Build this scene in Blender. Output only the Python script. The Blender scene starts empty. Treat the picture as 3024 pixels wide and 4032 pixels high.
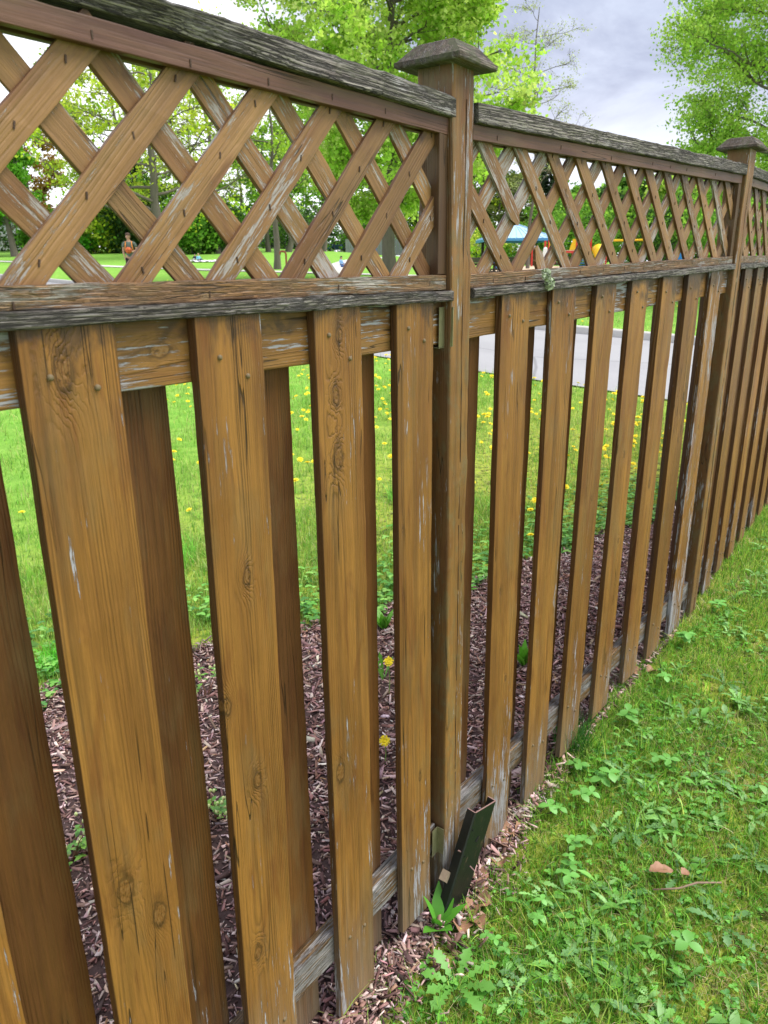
import bpy, bmesh, math, random
import numpy as np
from mathutils import Vector, Matrix, noise
random.seed(7); rng = np.random.default_rng(11)
C = bpy.context.scene; COL = C.collection

# ------------------------------------------------------------------ camera
cd = bpy.data.cameras.new('camera'); cam = bpy.data.objects.new('camera', cd); COL.objects.link(cam); C.camera = cam
FWD = Vector((0.76544068, 0.56415917, -0.30955612)); RIG = Vector((0.59079341, -0.80676743, -0.00945847)); UPV = Vector((0.25507588, 0.17564381, 0.95083413))
CP = Vector((0, -.908, 1.5))
cam.matrix_world = Matrix(((RIG.x, UPV.x, -FWD.x, CP.x), (RIG.y, UPV.y, -FWD.y, CP.y), (RIG.z, UPV.z, -FWD.z, CP.z), (0, 0, 0, 1)))
cd.sensor_fit = 'VERTICAL'; cd.sensor_height = 36; cd.lens = 36 * 2927.95 / 4032
cd.clip_start = .02; cd.clip_end = 2000
cd.dof.use_dof = True; cd.dof.focus_distance = 2.1; cd.dof.aperture_fstop = 9
C.render.resolution_x = 768; C.render.resolution_y = 1024

# ------------------------------------------------------------------ sky and light
SUN = Vector((.38, -.46, 1.0)).normalized()
el = math.asin(SUN.z); az = math.atan2(SUN.x, SUN.y)
wd = bpy.data.worlds.new("World"); C.world = wd; wd.use_nodes = True
wn = wd.node_tree; wn.nodes.clear()
def W_(t, **k):
    n = wn.nodes.new(t)
    for a, b in k.items(): setattr(n, a, b)
    return n
sky = W_('ShaderNodeTexSky', sky_type='NISHITA', sun_disc=False, sun_elevation=el, sun_rotation=az, air_density=1.0, dust_density=2.0)
tcw = W_('ShaderNodeTexCoord'); sp = W_('ShaderNodeSeparateXYZ'); wn.links.new(tcw.outputs['Generated'], sp.inputs[0])
def wm(op, a, b=None, c=None):
    n = W_('ShaderNodeMath', operation=op)
    for i, v in enumerate((a, b, c)):
        if v is None: continue
        if isinstance(v, (int, float)): n.inputs[i].default_value = v
        else: wn.links.new(v, n.inputs[i])
    return n.outputs[0]
zz = wm('ADD', wm('MAXIMUM', sp.outputs[2], 0.0), .22)
cb = W_('ShaderNodeCombineXYZ'); wn.links.new(wm('DIVIDE', sp.outputs[0], zz), cb.inputs[0]); wn.links.new(wm('DIVIDE', sp.outputs[1], zz), cb.inputs[1])
def wnoise(sc, det, off=0., rough=.55, dist=.3):
    n = W_('ShaderNodeTexNoise'); wn.links.new(cb.outputs[0], n.inputs['Vector']); n.noise_dimensions = '4D'
    n.inputs['W'].default_value = off; n.inputs['Scale'].default_value = sc; n.inputs['Detail'].default_value = det
    n.inputs['Roughness'].default_value = rough; n.inputs['Distortion'].default_value = dist
    return n.outputs['Fac']
def wramp(f, st):
    n = W_('ShaderNodeValToRGB'); wn.links.new(f, n.inputs[0]); e = n.color_ramp.elements
    while len(e) < len(st): e.new(.5)
    for x, (p, c) in zip(e, st): x.position = p; x.color = (*c, 1)
    return n.outputs[0]
cl = wramp(wnoise(2.1, 8, 3.1, .6, .5), [(.34, (2.85, 3.1, 4.1)), (.5, (3.3, 3.6, 4.7)), (.66, (4.6, 5.0, 6.1))])
hh = wm('DIVIDE', sp.outputs[0], wm('MAXIMUM', wm('SQRT', wm('ADD', wm('MULTIPLY', sp.outputs[0], sp.outputs[0]), wm('MULTIPLY', sp.outputs[1], sp.outputs[1]))), .001))
lf = wramp(wm('ADD', wm('MULTIPLY', hh, .5), .5), [(.74, (1, 1, 1)), (.93, (0, 0, 0))])      # the cloud thins out towards the left
hz = wramp(wm('SUBTRACT', wm('MAXIMUM', sp.outputs[2], 0.0), wm('MULTIPLY', lf, .45)), [(0.02, (1, 1, 1)), (.20, (0, 0, 0))])
mx = W_('ShaderNodeMixRGB'); wn.links.new(hz, mx.inputs[0]); wn.links.new(cl, mx.inputs[1]); mx.inputs[2].default_value = (10.4, 10.6, 11.2, 1)
mk = wramp(wnoise(1.0, 5, 9.7), [(.3, (.82, .82, .82)), (.55, (1, 1, 1))])
m2 = W_('ShaderNodeMixRGB'); wn.links.new(mk, m2.inputs[0]); wn.links.new(sky.outputs[0], m2.inputs[1]); wn.links.new(mx.outputs[0], m2.inputs[2])
bg = W_('ShaderNodeBackground'); wn.links.new(m2.outputs[0], bg.inputs[0]); bg.inputs[1].default_value = .084
wo = W_('ShaderNodeOutputWorld'); wn.links.new(bg.outputs[0], wo.inputs[0])
sl = bpy.data.lights.new('sun', 'SUN'); sl.energy = 3.0; sl.angle = math.radians(42); sl.color = (1, .96, .88)
so = bpy.data.objects.new('sun', sl); COL.objects.link(so); so.rotation_euler = SUN.to_track_quat('Z', 'Y').to_euler()
C.view_settings.view_transform = 'Standard'; C.view_settings.look = 'None'; C.view_settings.exposure = 1.02; C.view_settings.gamma = 1
C.cycles.max_bounces = 6; C.cycles.diffuse_bounces = 4; C.cycles.transparent_max_bounces = 6

# ------------------------------------------------------------------ terrain height
def G(x, y):
    x = np.asarray(x, float); y = np.asarray(y, float)
    xs = np.where(x < 24, x, 24 + 6 * (1 - np.exp(-np.maximum(x - 24, 0) / 6)))
    w = np.clip((y / np.maximum(x, 1) - .45) / .5, 0, 1); w = w * w * (3 - 2 * w)
    xx = xs + (np.minimum(x, 60) - xs) * w
    t = np.clip((x - 1.1) / 4, 0, 1)
    return -.30 + .038 * (xx - 1.1) + .03 * np.minimum(y, 80) + .08 * t * t * (3 - 2 * t) - .036 * np.exp(-((x - 1.75) / .62) ** 2) * np.exp(-(y / .9) ** 2)
def g(x, y): return float(G(x, y))

# ------------------------------------------------------------------ node helper
class N:
    def __init__(s, name):
        s.m = bpy.data.materials.new(name); s.m.use_nodes = True; s.t = s.m.node_tree; s.t.nodes.clear()
        s.out = s.t.nodes.new('ShaderNodeOutputMaterial')
    def n(s, t, **k):
        x = s.t.nodes.new(t)
        for a, b in k.items(): setattr(x, a, b)
        return x
    def put(s, v, inp):
        if isinstance(v, bpy.types.NodeSocket): s.t.links.new(v, inp)
        elif isinstance(v, (tuple, list)) and len(v) == 3 and inp.type == 'RGBA': inp.default_value = (*v, 1)
        else: inp.default_value = v
    def M(s, op, a, b=None, c=None, clamp=False):
        x = s.n('ShaderNodeMath', operation=op, use_clamp=clamp)
        for i, v in enumerate((a, b, c)):
            if v is not None: s.put(v, x.inputs[i])
        return x.outputs[0]
    def V(s, op, a, b):
        x = s.n('ShaderNodeVectorMath', operation=op); s.put(a, x.inputs[0]); s.put(b, x.inputs[1]); return x.outputs[0]
    def xyz(s, v):
        x = s.n('ShaderNodeSeparateXYZ'); s.put(v, x.inputs[0]); return x.outputs
    def noise(s, vec, sc=(1, 1, 1), det=2., rough=.5, dist=0.):
        x = s.n('ShaderNodeTexNoise'); s.put(s.V('MULTIPLY', vec, sc), x.inputs['Vector']); x.inputs['Scale'].default_value = 1
        x.inputs['Detail'].default_value = det; x.inputs['Roughness'].default_value = rough; x.inputs['Distortion'].default_value = dist
        return x.outputs['Fac']
    def mix(s, f, a, b, mode='MIX'):
        x = s.n('ShaderNodeMixRGB', blend_type=mode); s.put(f, x.inputs[0]); s.put(a, x.inputs[1]); s.put(b, x.inputs[2]); return x.outputs[0]
    def ss(s, v, lo, hi):
        x = s.n('ShaderNodeMapRange', interpolation_type='SMOOTHSTEP'); s.put(v, x.inputs[0]); s.put(lo, x.inputs[1]); s.put(hi, x.inputs[2]); return x.outputs[0]
    def ramp(s, f, st):
        x = s.n('ShaderNodeValToRGB'); s.put(f, x.inputs[0]); e = x.color_ramp.elements
        while len(e) < len(st): e.new(.5)
        for q, (p, c) in zip(e, st): q.position = p; q.color = (*c, 1)
        return x.outputs[0]
    def attr(s, name, typ='OBJECT'):
        return s.n('ShaderNodeAttribute', attribute_type=typ, attribute_name=name)
    def finish(s, col, rough=.7, bump=None, bd=.001, spec=.3, metal=0., **k):
        b = s.n('ShaderNodeBsdfPrincipled'); s.put(col, b.inputs['Base Color']); s.put(rough, b.inputs['Roughness']); s.put(spec, b.inputs['Specular IOR Level']); s.put(metal, b.inputs['Metallic'])
        if bump is not None:
            bp = s.n('ShaderNodeBump'); s.put(bump, bp.inputs['Height']); bp.inputs['Distance'].default_value = bd; bp.inputs['Strength'].default_value = 1
            s.t.links.new(bp.outputs[0], b.inputs['Normal'])
        s.b = b; s.t.links.new(b.outputs[0], s.out.inputs[0]); return s.m

def plain(name, col, rough=.6, var=.15, sc=30, metal=0., bd=.001, spec=.4):
    q = N(name); tc = q.n('ShaderNodeTexCoord').outputs['Object']
    nz = q.noise(tc, (sc, sc, sc), 4, .6)
    c = q.mix(nz, tuple(v * (1 - var) for v in col), tuple(min(1, v * (1 + var)) for v in col))
    return q.finish(c, rough, nz, bd, spec, metal)

def wood(name, cA, cB, cD, ring=.35, cflake=(.36, .37, .43), rough=.55, gray=0., flake0=0., moss=0., bd=.0011, spec=.35, ends=1., edge=0., top=0., fsc=(170, 170, 11), lngk=.38):
    """stained softwood; local z runs along the grain, x across the face, y through the thickness"""
    q = N(name); P = q.n('ShaderNodeTexCoord').outputs['Object']; rnd = q.n('ShaderNodeObjectInfo').outputs['Random']
    cmb = q.n('ShaderNodeCombineXYZ')
    for i, k in enumerate((13., 7., 29.)): q.put(q.M('MULTIPLY', rnd, k), cmb.inputs[i])
    O = q.V('ADD', P, cmb.outputs[0]); x, y, z = q.xyz(P)
    r1 = q.M('SUBTRACT', q.M('FRACT', q.M('MULTIPLY', rnd, 17.3)), .5); r2 = q.M('SUBTRACT', q.M('FRACT', q.M('MULTIPLY', rnd, 53.7)), .5)
    wa = q.M('SUBTRACT', q.noise(O, (7, 7, .9), 1.5), .5)
    ksm = 0.
    bend = 0.; km = 0.; kh = 0.; kd = None
    for i in (1, 2, 3, 4):
        kx, kz, kr = q.xyz(q.attr('knot%d' % i).outputs['Vector'])
        on = q.M('GREATER_THAN', kr, .0005); krs = q.M('MAXIMUM', kr, .0005)
        dx = q.M('SUBTRACT', x, kx); dz = q.M('MULTIPLY', q.M('SUBTRACT', z, kz), .55)
        d0 = q.M('DIVIDE', q.M('SQRT', q.M('ADD', q.M('MULTIPLY', dx, dx), q.M('MULTIPLY', dz, dz))), krs)
        d = q.M('ADD', d0, q.M('MULTIPLY', q.M('SUBTRACT', q.noise(P, (110, 110, 60), 3), .5), 1.1))
        gs = q.M('MULTIPLY', q.M('EXPONENT', q.M('MULTIPLY', q.M('MULTIPLY', d, d), -.22)), on)
        bend = q.M('ADD', bend, q.M('MULTIPLY', gs, .026)); 
        ez = q.M('DIVIDE', q.M('SUBTRACT', q.M('ABSOLUTE', q.M('SUBTRACT', z, q.M('ADD', kz, q.M('MULTIPLY', krs, .4)))), q.M('MULTIPLY', krs, 2.3)), krs); ex_ = q.M('DIVIDE', dx, krs)
        ksm = q.M('MAXIMUM', ksm, q.M('MULTIPLY', q.M('EXPONENT', q.M('MULTIPLY', q.M('ADD', q.M('MULTIPLY', ez, ez), q.M('MULTIPLY', q.M('MULTIPLY', ex_, ex_), 1.3)), -1.)), on))
        km = q.M('MAXIMUM', km, q.M('MULTIPLY', q.M('SUBTRACT', 1., q.ss(d, .8, 1.05)), on))
        kh = q.M('MAXIMUM', kh, q.M('MULTIPLY', q.M('MULTIPLY', q.ss(d, .75, .95), q.M('SUBTRACT', 1., q.ss(d, 1.0, 1.5))), on))
    ax = q.M('SUBTRACT', x, q.M('MULTIPLY', r1, .09)); ay = q.M('ADD', y, .035)
    R = q.M('SQRT', q.M('ADD', q.M('MULTIPLY', ax, ax), q.M('MULTIPLY', ay, ay)))
    R = q.M('ADD', R, q.M('MULTIPLY', z, q.M('MULTIPLY', r2, .035))); R = q.M('ADD', R, q.M('MULTIPLY', wa, .03)); R = q.M('ADD', R, bend)
    R = q.M('ADD', R, q.M('MULTIPLY', q.noise(O, (60, 60, 2.2), 3, .6), .004))
    rg = q.M('ADD', q.M('MULTIPLY', q.M('SINE', q.M('MULTIPLY', R, 1350.)), .5), .5); rg = q.M('MULTIPLY', q.M('POWER', rg, 3.2), q.M('ADD', .35, q.ss(q.noise(O, (30, 30, 1.5), 2), .4, .65)))
    fib = q.noise(O, (420, 420, 7), 3, .6); fib2 = q.noise(O, (150, 150, 3), 3, .6); big = q.noise(O, (9, 9, 1.6), 3, .6)
    lng = q.noise(O, (45, 45, 1.1), 2, .5)
    tone = q.attr('tone').outputs['Fac']; wth = q.attr('weather').outputs['Fac']
    c = q.mix(q.ss(big, .32, .68), cA, cB)
    c = q.mix(q.M('MULTIPLY', rg, q.M('MULTIPLY', ring, q.ss(big, .2, .7))), c, cD)
    c = q.mix(q.M('MULTIPLY', q.ss(lng, .52, .72), lngk), c, cD)
    mot = q.noise(O, (24, 24, 5), 4, .6, .6)
    c = q.mix(q.M('MULTIPLY', q.ss(mot, .52, .72), .5), c, tuple(cA[i] * (.62, .45, .5)[i] for i in range(3)))
    c = q.mix(q.M('MULTIPLY', q.ss(q.noise(O, (16, 16, 2.4), 3, .6), .55, .75), .35), c, tuple((cA[i] + cB[i]) * (.36, .42, .5)[i] for i in range(3)))
    c = q.mix(q.M('MULTIPLY', q.ss(q.noise(O, (11, 11, 3.2), 4, .65), .5, .68), .3), c, (.135, .10, .045) if gray == 0 else (.12, .11, .10))
    c = q.mix(q.M('MULTIPLY', q.ss(q.noise(O, (15, 15, 2.6), 3, .55, .8), .53, .70), .5 if gray == 0 else 0.), c, (cA[0] * .72, cA[1] * .5, cA[2] * .55))
    fleck = q.noise(O, (900, 900, 60), 2, .6); br = q.M('ADD', .18, q.M('ADD', q.M('MULTIPLY', fib, .62), q.M('ADD', q.M('MULTIPLY', fib2, .58), q.M('MULTIPLY', fleck, .42))))
    br = q.M('MULTIPLY', br, q.M('ADD', 1., q.M('MULTIPLY', r1, .22))); br = q.M('MULTIPLY', br, q.M('ADD', 1., tone))
    cc = q.n('ShaderNodeCombineXYZ')
    for i in range(3): q.put(br, cc.inputs[i])
    c = q.mix(1., c, cc.outputs[0], 'MULTIPLY')
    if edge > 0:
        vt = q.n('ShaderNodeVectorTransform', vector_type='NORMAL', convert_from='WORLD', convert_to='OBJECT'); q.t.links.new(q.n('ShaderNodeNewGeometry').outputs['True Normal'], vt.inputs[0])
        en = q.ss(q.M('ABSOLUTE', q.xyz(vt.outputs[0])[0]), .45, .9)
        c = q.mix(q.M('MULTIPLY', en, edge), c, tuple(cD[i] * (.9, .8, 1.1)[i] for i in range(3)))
    wz = q.xyz(q.n('ShaderNodeNewGeometry').outputs['Position'])[2]
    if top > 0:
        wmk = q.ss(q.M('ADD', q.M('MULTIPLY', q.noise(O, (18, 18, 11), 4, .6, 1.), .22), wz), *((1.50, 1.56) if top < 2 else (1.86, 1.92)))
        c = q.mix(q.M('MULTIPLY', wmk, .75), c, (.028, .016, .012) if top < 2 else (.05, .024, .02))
    # knots
    kt = q.noise(P, (160, 160, 110), 4, .7)
    c = q.mix(q.M('MULTIPLY', ksm, q.M('MULTIPLY', q.ss(q.noise(P, (70, 70, 25), 3), .35, .6), .6)), c, tuple(v * .25 for v in cA))
    c = q.mix(q.M('MULTIPLY', km, .9), c, q.ramp(kt, [(.38, tuple(v * .3 for v in cA)), (.47, tuple(v * .85 for v in cA)), (.7, (cA[0] * 1.15, cA[1] * 1.5, cA[2] * 3.))]))
    c = q.mix(q.M('MULTIPLY', kh, .65), c, tuple(v * .22 for v in cA))
    # flaked stain showing bare grey-blue wood
    fl = q.M('ADD', q.M('MULTIPLY', q.noise(O, fsc, 5, .7), .62), q.M('MULTIPLY', q.noise(O, (13, 13, 2.2), 3, .6), .5))
    th = q.M('SUBTRACT', .70 - flake0, q.M('MULTIPLY', wth, .09))
    if ends > 0: th = q.M('SUBTRACT', th, q.M('MULTIPLY', q.M('SUBTRACT', 1., q.ss(q.xyz(q.n('ShaderNodeNewGeometry').outputs['Position'])[2], -.15, .35)), .075 * ends))
    fm = q.ss(fl, th, q.M('ADD', th, .035))
    c = q.mix(q.M('MULTIPLY', fm, .85), c, q.mix(fib, tuple(v * .62 for v in cflake), tuple(min(1, v * 1.25) for v in cflake)))
    # long drying cracks
    cr = q.M('ABSOLUTE', q.M('SUBTRACT', q.noise(O, (38, 38, .8), 2, .4), .5))
    crm = q.M('MULTIPLY', q.M('SUBTRACT', 1., q.ss(cr, .0018, .006)), q.ss(q.noise(O, (5, 5, 2.2), 1), .45, .58))
    h = q.M('ADD', q.M('MULTIPLY', rg, -.35), q.M('ADD', q.M('MULTIPLY', fib, .5), q.M('MULTIPLY', fib2, .35)))
    h = q.M('ADD', h, q.M('MULTIPLY', fm, -.35))
    if gray > 0:
        gv = q.noise(O, (330, 330, 8), 5, .65, .3); g2 = q.noise(O, (60, 60, 1.8), 3, .6)
        dk = q.M('MAXIMUM', q.M('SUBTRACT', 1., q.ss(q.M('ABSOLUTE', q.M('SUBTRACT', gv, .5)), .008, .05)), q.M('SUBTRACT', 1., q.ss(q.M('ABSOLUTE', q.M('SUBTRACT', g2, .5)), .0, .018)))
        c = q.mix(q.M('MULTIPLY', dk, gray), c, (.012, .011, .011)); h = q.M('SUBTRACT', h, q.M('MULTIPLY', dk, 1.1))
        c = q.mix(q.M('MULTIPLY', rg, .8 * gray), c, (.03, .026, .024))
        lt = q.ss(q.noise(O, (95, 95, 9), 5, .7), .5, .66)
        c = q.mix(q.M('MULTIPLY', lt, .55 * gray), c, (.32, .30, .31))
    c = q.mix(q.M('MULTIPLY', crm, .8), c, tuple(v * .08 for v in cA)); h = q.M('SUBTRACT', h, q.M('MULTIPLY', crm, 1.5))
    gp = q.xyz(q.n('ShaderNodeNewGeometry').outputs['Position'])[2]
    if moss > 0:
        mo = q.M('MULTIPLY', q.ss(q.M('ADD', q.noise(O, (26, 26, 14), 5, .7), q.M('MULTIPLY', big, .3)), .62, .78), moss)
        c = q.mix(mo, c, q.mix(kt, (.045, .05, .022), (.16, .17, .10)))
    if ends > 0:      # splash-back wear on the lowest hand's breadth of the boards
        lo = q.M('MULTIPLY', q.M('SUBTRACT', 1., q.ss(q.M('ADD', gp, q.M('MULTIPLY', q.noise(O, (60, 60, 5), 3), .5)), -.1, .42)), ends)
        c = q.mix(q.M('MULTIPLY', lo, .45), c, q.mix(fib2, (.10, .10, .055), (.30, .27, .22)))
    rr = q.M('ADD', rough, q.M('ADD', q.M('MULTIPLY', fm, .25), q.M('MULTIPLY', q.M('SUBTRACT', fib, .5), .3)))
    return q.finish(c, rr, h, bd, spec)

M = {}
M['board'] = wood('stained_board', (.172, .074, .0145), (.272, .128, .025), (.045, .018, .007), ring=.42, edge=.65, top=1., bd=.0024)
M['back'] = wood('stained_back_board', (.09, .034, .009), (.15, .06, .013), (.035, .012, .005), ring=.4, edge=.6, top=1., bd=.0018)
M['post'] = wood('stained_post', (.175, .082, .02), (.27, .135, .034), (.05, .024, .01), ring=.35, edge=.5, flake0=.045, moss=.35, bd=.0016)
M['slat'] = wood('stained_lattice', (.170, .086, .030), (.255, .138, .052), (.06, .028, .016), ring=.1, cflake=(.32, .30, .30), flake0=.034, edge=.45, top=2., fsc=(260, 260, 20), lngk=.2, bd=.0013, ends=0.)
M['strip'] = wood('red_brown_strip', (.085, .038, .026), (.13, .062, .038), (.04, .018, .016), ring=.2, flake0=-.1, bd=.0008, ends=0.)
M['lowstrip'] = wood('flaking_strip', (.19, .098, .038), (.25, .14, .062), (.04, .024, .014), ring=.5, cflake=(.36, .34, .32), flake0=.062, gray=.12, moss=.3, bd=.002, ends=0.)
M['rail'] = wood('stained_rail', (.20, .095, .022), (.30, .15, .038), (.055, .024, .01), ring=.4, top=1., flake0=.03, cflake=(.32, .33, .38), ends=.3)
M['lowrail'] = wood('bare_rail', (.17, .085, .022), (.25, .14, .045), (.055, .03, .014), ring=.4, flake0=.065, cflake=(.34, .34, .35), gray=.25, bd=.0018, ends=.4)
M['cap'] = wood('weathered_beam', (.15, .132, .118), (.30, .27, .25), (.05, .042, .035), ring=.55, gray=.9, cflake=(.44, .42, .43), flake0=.05, moss=.3, rough=.85, bd=.0035, ends=0.)
M['pcap'] = wood('weathered_cap', (.115, .083, .063), (.21, .165, .135), (.045, .032, .024), ring=.5, gray=.6, cflake=(.3, .28, .27), flake0=.05, moss=.9, rough=.85, bd=.002, ends=0.)
M['nail'] = plain('nail_metal', (.13, .095, .05), .7, .3, 200, .0)
M['staple'] = plain('rusty_staple', (.045, .022, .012), .7, .4, 300)
M['zinc'] = plain('galvanised_metal', (.28, .27, .16), .4, .35, 60, .7)

# ------------------------------------------------------------------ object helpers
WM = {}
def link(o, parent=None, mat=None):
    COL.objects.link(o); mat = mat or Matrix()
    WM[o] = mat
    if parent is not None: o.parent = parent; o.matrix_basis = WM[parent].inverted() @ mat
    else: o.matrix_basis = mat
    return o
def tag(o, label=None, cat=None, group=None, kind=None):
    for k, v in (('label', label), ('category', cat), ('group', group), ('kind', kind)):
        if v: o[k] = v
    return o
def thing(name, loc, label, cat, group=None, rz=0.):
    o = bpy.data.objects.new(name, None); o.empty_display_size = .1
    link(o, None, Matrix.Translation(loc) @ Matrix.Rotation(rz, 4, 'Z')); return tag(o, label, cat, group)
def mesh_np(name, V, F4=None, F3=None, mats=(), midx=None, tint=None, smooth=False):
    me = bpy.data.meshes.new(name); V = np.asarray(V, np.float32); me.vertices.add(len(V)); me.vertices.foreach_set('co', V.ravel())
    F4 = np.zeros((0, 4), np.int32) if F4 is None else np.asarray(F4, np.int32); F3 = np.zeros((0, 3), np.int32) if F3 is None else np.asarray(F3, np.int32)
    nl = F4.size + F3.size; me.loops.add(nl); me.loops.foreach_set('vertex_index', np.concatenate([F4.ravel(), F3.ravel()]))
    nf = len(F4) + len(F3); me.polygons.add(nf)
    ls = np.concatenate([np.arange(len(F4)) * 4, F4.size + np.arange(len(F3)) * 3]).astype(np.int32)
    me.polygons.foreach_set('loop_start', ls)
    if midx is not None: me.polygons.foreach_set('material_index', np.asarray(midx, np.int32))
    if tint is not None:
        a = me.color_attributes.new('tint', 'FLOAT_COLOR', 'POINT'); t = np.ones((len(V), 4), np.float32); t[:, :3] = tint; a.data.foreach_set('color', t.ravel())
    me.update(calc_edges=True)
    if smooth: me.polygons.foreach_set('use_smooth', np.ones(nf, bool))
    for m in (mats if isinstance(mats, (list, tuple)) else [mats]): me.materials.append(m)
    return me
class MB:
    """collects simple solids in one mesh"""
    def __init__(s): s.v = []; s.f = []; s.mi = []; s.cur = 0
    def add(s, vs, fs):
        b = len(s.v); s.v += [tuple(v) for v in vs]; s.f += [tuple(i + b for i in f) for f in fs]; s.mi += [s.cur] * len(fs)
    def box(s, c, d, R=None, taper=1.):
        vs = []
        for z in (-1, 1):
            t = taper if z > 0 else 1.
            for x, y in ((-1, -1), (1, -1), (1, 1), (-1, 1)):
                v = Vector((x * d[0] / 2 * t, y * d[1] / 2 * t, z * d[2] / 2))
                if R: v = R @ v
                vs.append(v + Vector(c))
        s.add(vs, [(3, 2, 1, 0), (4, 5, 6, 7), (0, 1, 5, 4), (1, 2, 6, 5), (2, 3, 7, 6), (3, 0, 4, 7)])
    def bar(s, a, b, w, h=None):
        a = Vector(a); b = Vector(b); d = b - a; q = d.to_track_quat('Z', 'Y').to_matrix()
        s.box((a + b) / 2, (w, h or w, d.length), q)
    def tube(s, pts, rad, n=8, cap=True):
        pts = [Vector(p) for p in pts]; rad = rad if isinstance(rad, (list, tuple)) else [rad] * len(pts); b = len(s.v); vs = []; fs = []
        for i, p in enumerate(pts):
            d = (pts[min(i + 1, len(pts) - 1)] - pts[max(i - 1, 0)]).normalized(); u = d.orthogonal().normalized() if i == 0 else (u - d * u.dot(d)).normalized(); w = d.cross(u)
            for k in range(n):
                a = k * math.tau / n; vs.append(p + (u * math.cos(a) + w * math.sin(a)) * rad[i])
        for i in range(len(pts) - 1):
            for k in range(n): fs.append((i * n + k, i * n + (k + 1) % n, (i + 1) * n + (k + 1) % n, (i + 1) * n + k))
        if cap: fs += [tuple(range(n))[::-1], tuple((len(pts) - 1) * n + k for k in range(n))]
        s.add(vs, fs)
    def lathe(s, prof, n=16, c=(0, 0, 0)):
        vs = [(c[0] + r * math.cos(k * math.tau / n), c[1] + r * math.sin(k * math.tau / n), c[2] + z) for r, z in prof for k in range(n)]
        fs = [(i * n + k, i * n + (k + 1) % n, (i + 1) * n + (k + 1) % n, (i + 1) * n + k) for i in range(len(prof) - 1) for k in range(n)]
        s.add(vs, fs)
    def prism(s, poly, y0, y1):   # poly in x,z extruded along y
        n = len(poly); s.add([(x, y0, z) for x, z in poly] + [(x, y1, z) for x, z in poly], [tuple(range(n)), tuple(range(2 * n - 1, n - 1, -1))] + [(i, i + n, (i + 1) % n + n, (i + 1) % n) for i in range(n)])
    def build(s, name, mats, parent=None, mat=None, smooth=False):
        me = bpy.data.meshes.new(name); me.from_pydata(s.v, [], s.f); me.update()
        for m in (mats if isinstance(mats, (list, tuple)) else [mats]): me.materials.append(m)
        me.polygons.foreach_set('material_index', s.mi)
        if smooth: me.polygons.foreach_set('use_smooth', [True] * len(s.f))
        o = bpy.data.objects.new(name, me); return link(o, parent, mat)

# ------------------------------------------------------------------ timber
def frame(p0, p1, yax):
    z = (Vector(p1) - Vector(p0)).normalized(); y = Vector(yax); y = (y - z * y.dot(z)).normalized(); x = y.cross(z)
    return Matrix(((x.x, y.x, z.x, p0[0]), (x.y, y.y, z.y, p0[1]), (x.z, y.z, z.z, p0[2]), (0, 0, 0, 1)))
def timber(name, p0, p1, w, t, yax, mat, parent, ch=.0022, jit=.0006, seg=.05, props=None, shape=None, cup=0., xedges=None):
    """beam from p0 to p1; local x across the face (w), local y from the front face (0) to the back (t)"""
    M4 = frame(p0, p1, yax); L = (Vector(p1) - Vector(p0)).length; n = max(2, int(L / seg) + 1); sd = random.random() * 100
    prof = []
    for cx, cy, a0 in ((-1, 0, 180), (1, 0, 270), (1, 1, 0), (-1, 1, 90)):
        ox = cx * (w / 2 - ch); oy = ch if cy == 0 else t - ch
        for a in (0, 30, 60, 90):
            r = math.radians(a0 + a); prof.append((ox + ch * math.cos(r), oy + ch * math.sin(r)))
    ins = []
    K = len(prof); vs = []; bow = random.uniform(-1, 1) * .0012 * (L > .5)
    for i in range(n + 1):
        z = L * i / n
        for k, (x, y) in enumerate(prof):
            j = noise.noise(Vector((x * 30 + sd, y * 30, z * 9))) * jit * 2 + noise.noise(Vector((sd, k // 4 * 3.1, z * 40))) * jit
            xx, yy = x + (j if x > 0 else -j), y + (j if y > t / 2 else -j)
            xx += bow * math.sin(z / L * math.pi * 1.3)
            zz = z
            if i in (0, n): zz += noise.noise(Vector((x * 60 + sd, y * 60, i))) * .002
            if shape: xx, yy, zz = shape(xx, yy, zz, x, y)
            vs.append((xx, yy, zz))
    fs = [(i * K + k, i * K + (k + 1) % K, (i + 1) * K + (k + 1) % K, (i + 1) * K + k) for i in range(n) for k in range(K)]
    fs += [tuple(range(K))[::-1], tuple(n * K + k for k in range(K))]
    me = bpy.data.meshes.new(name); me.from_pydata(vs, [], fs); me.materials.append(mat); me.update()
    o = bpy.data.objects.new(name, me)
    o['weather'] = 0.; o['tone'] = 0.
    for k, v in (props or {}).items(): o[k] = v
    return link(o, parent, M4)

P1X = 1.5012; P2X = 3.5905; PW = .089
fence = thing('wooden_fence', (1.5457, .045, -.30), 'tall brown stained wooden fence with lattice top and spaced boards, running off to the right', 'fence')
K2 = -math.atan(.069); S2 = .0262
# each bay: origin, heading, slope, start/end of its own s-coordinate
def bay(s0, x0, y0, z0, ang, slope, curve=0.):
    ca, sa = math.cos(ang), math.sin(ang)
    def f(s, y, z):
        d = s - s0
        return Vector((x0 + d * ca - y * sa, y0 + d * sa + y * ca, z0 + z + slope * d + curve * d * d))
    f.n = Vector((-sa, ca, 0)); f.t = Vector((ca, sa, slope)).normalized(); return f
PC = P1X + .0445
b1 = bay(PC, PC, 0, 0, 0, .0091, .0038)
b2 = bay(PC, PC, 0, 0, K2, S2)
PC2 = P2X + .0445
e2 = b2(PC2, 0, 0)
b3 = bay(PC2, e2.x, e2.y, e2.z, math.radians(-.3), .010)
PC3 = PC2 + 2.13; e3 = b3(PC3, 0, 0)
b4 = bay(PC3, e3.x, e3.y, e3.z, math.radians(-1.), .01)
PC0 = PC - 2.13; e0 = b1(PC0, 0, 0)
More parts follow.
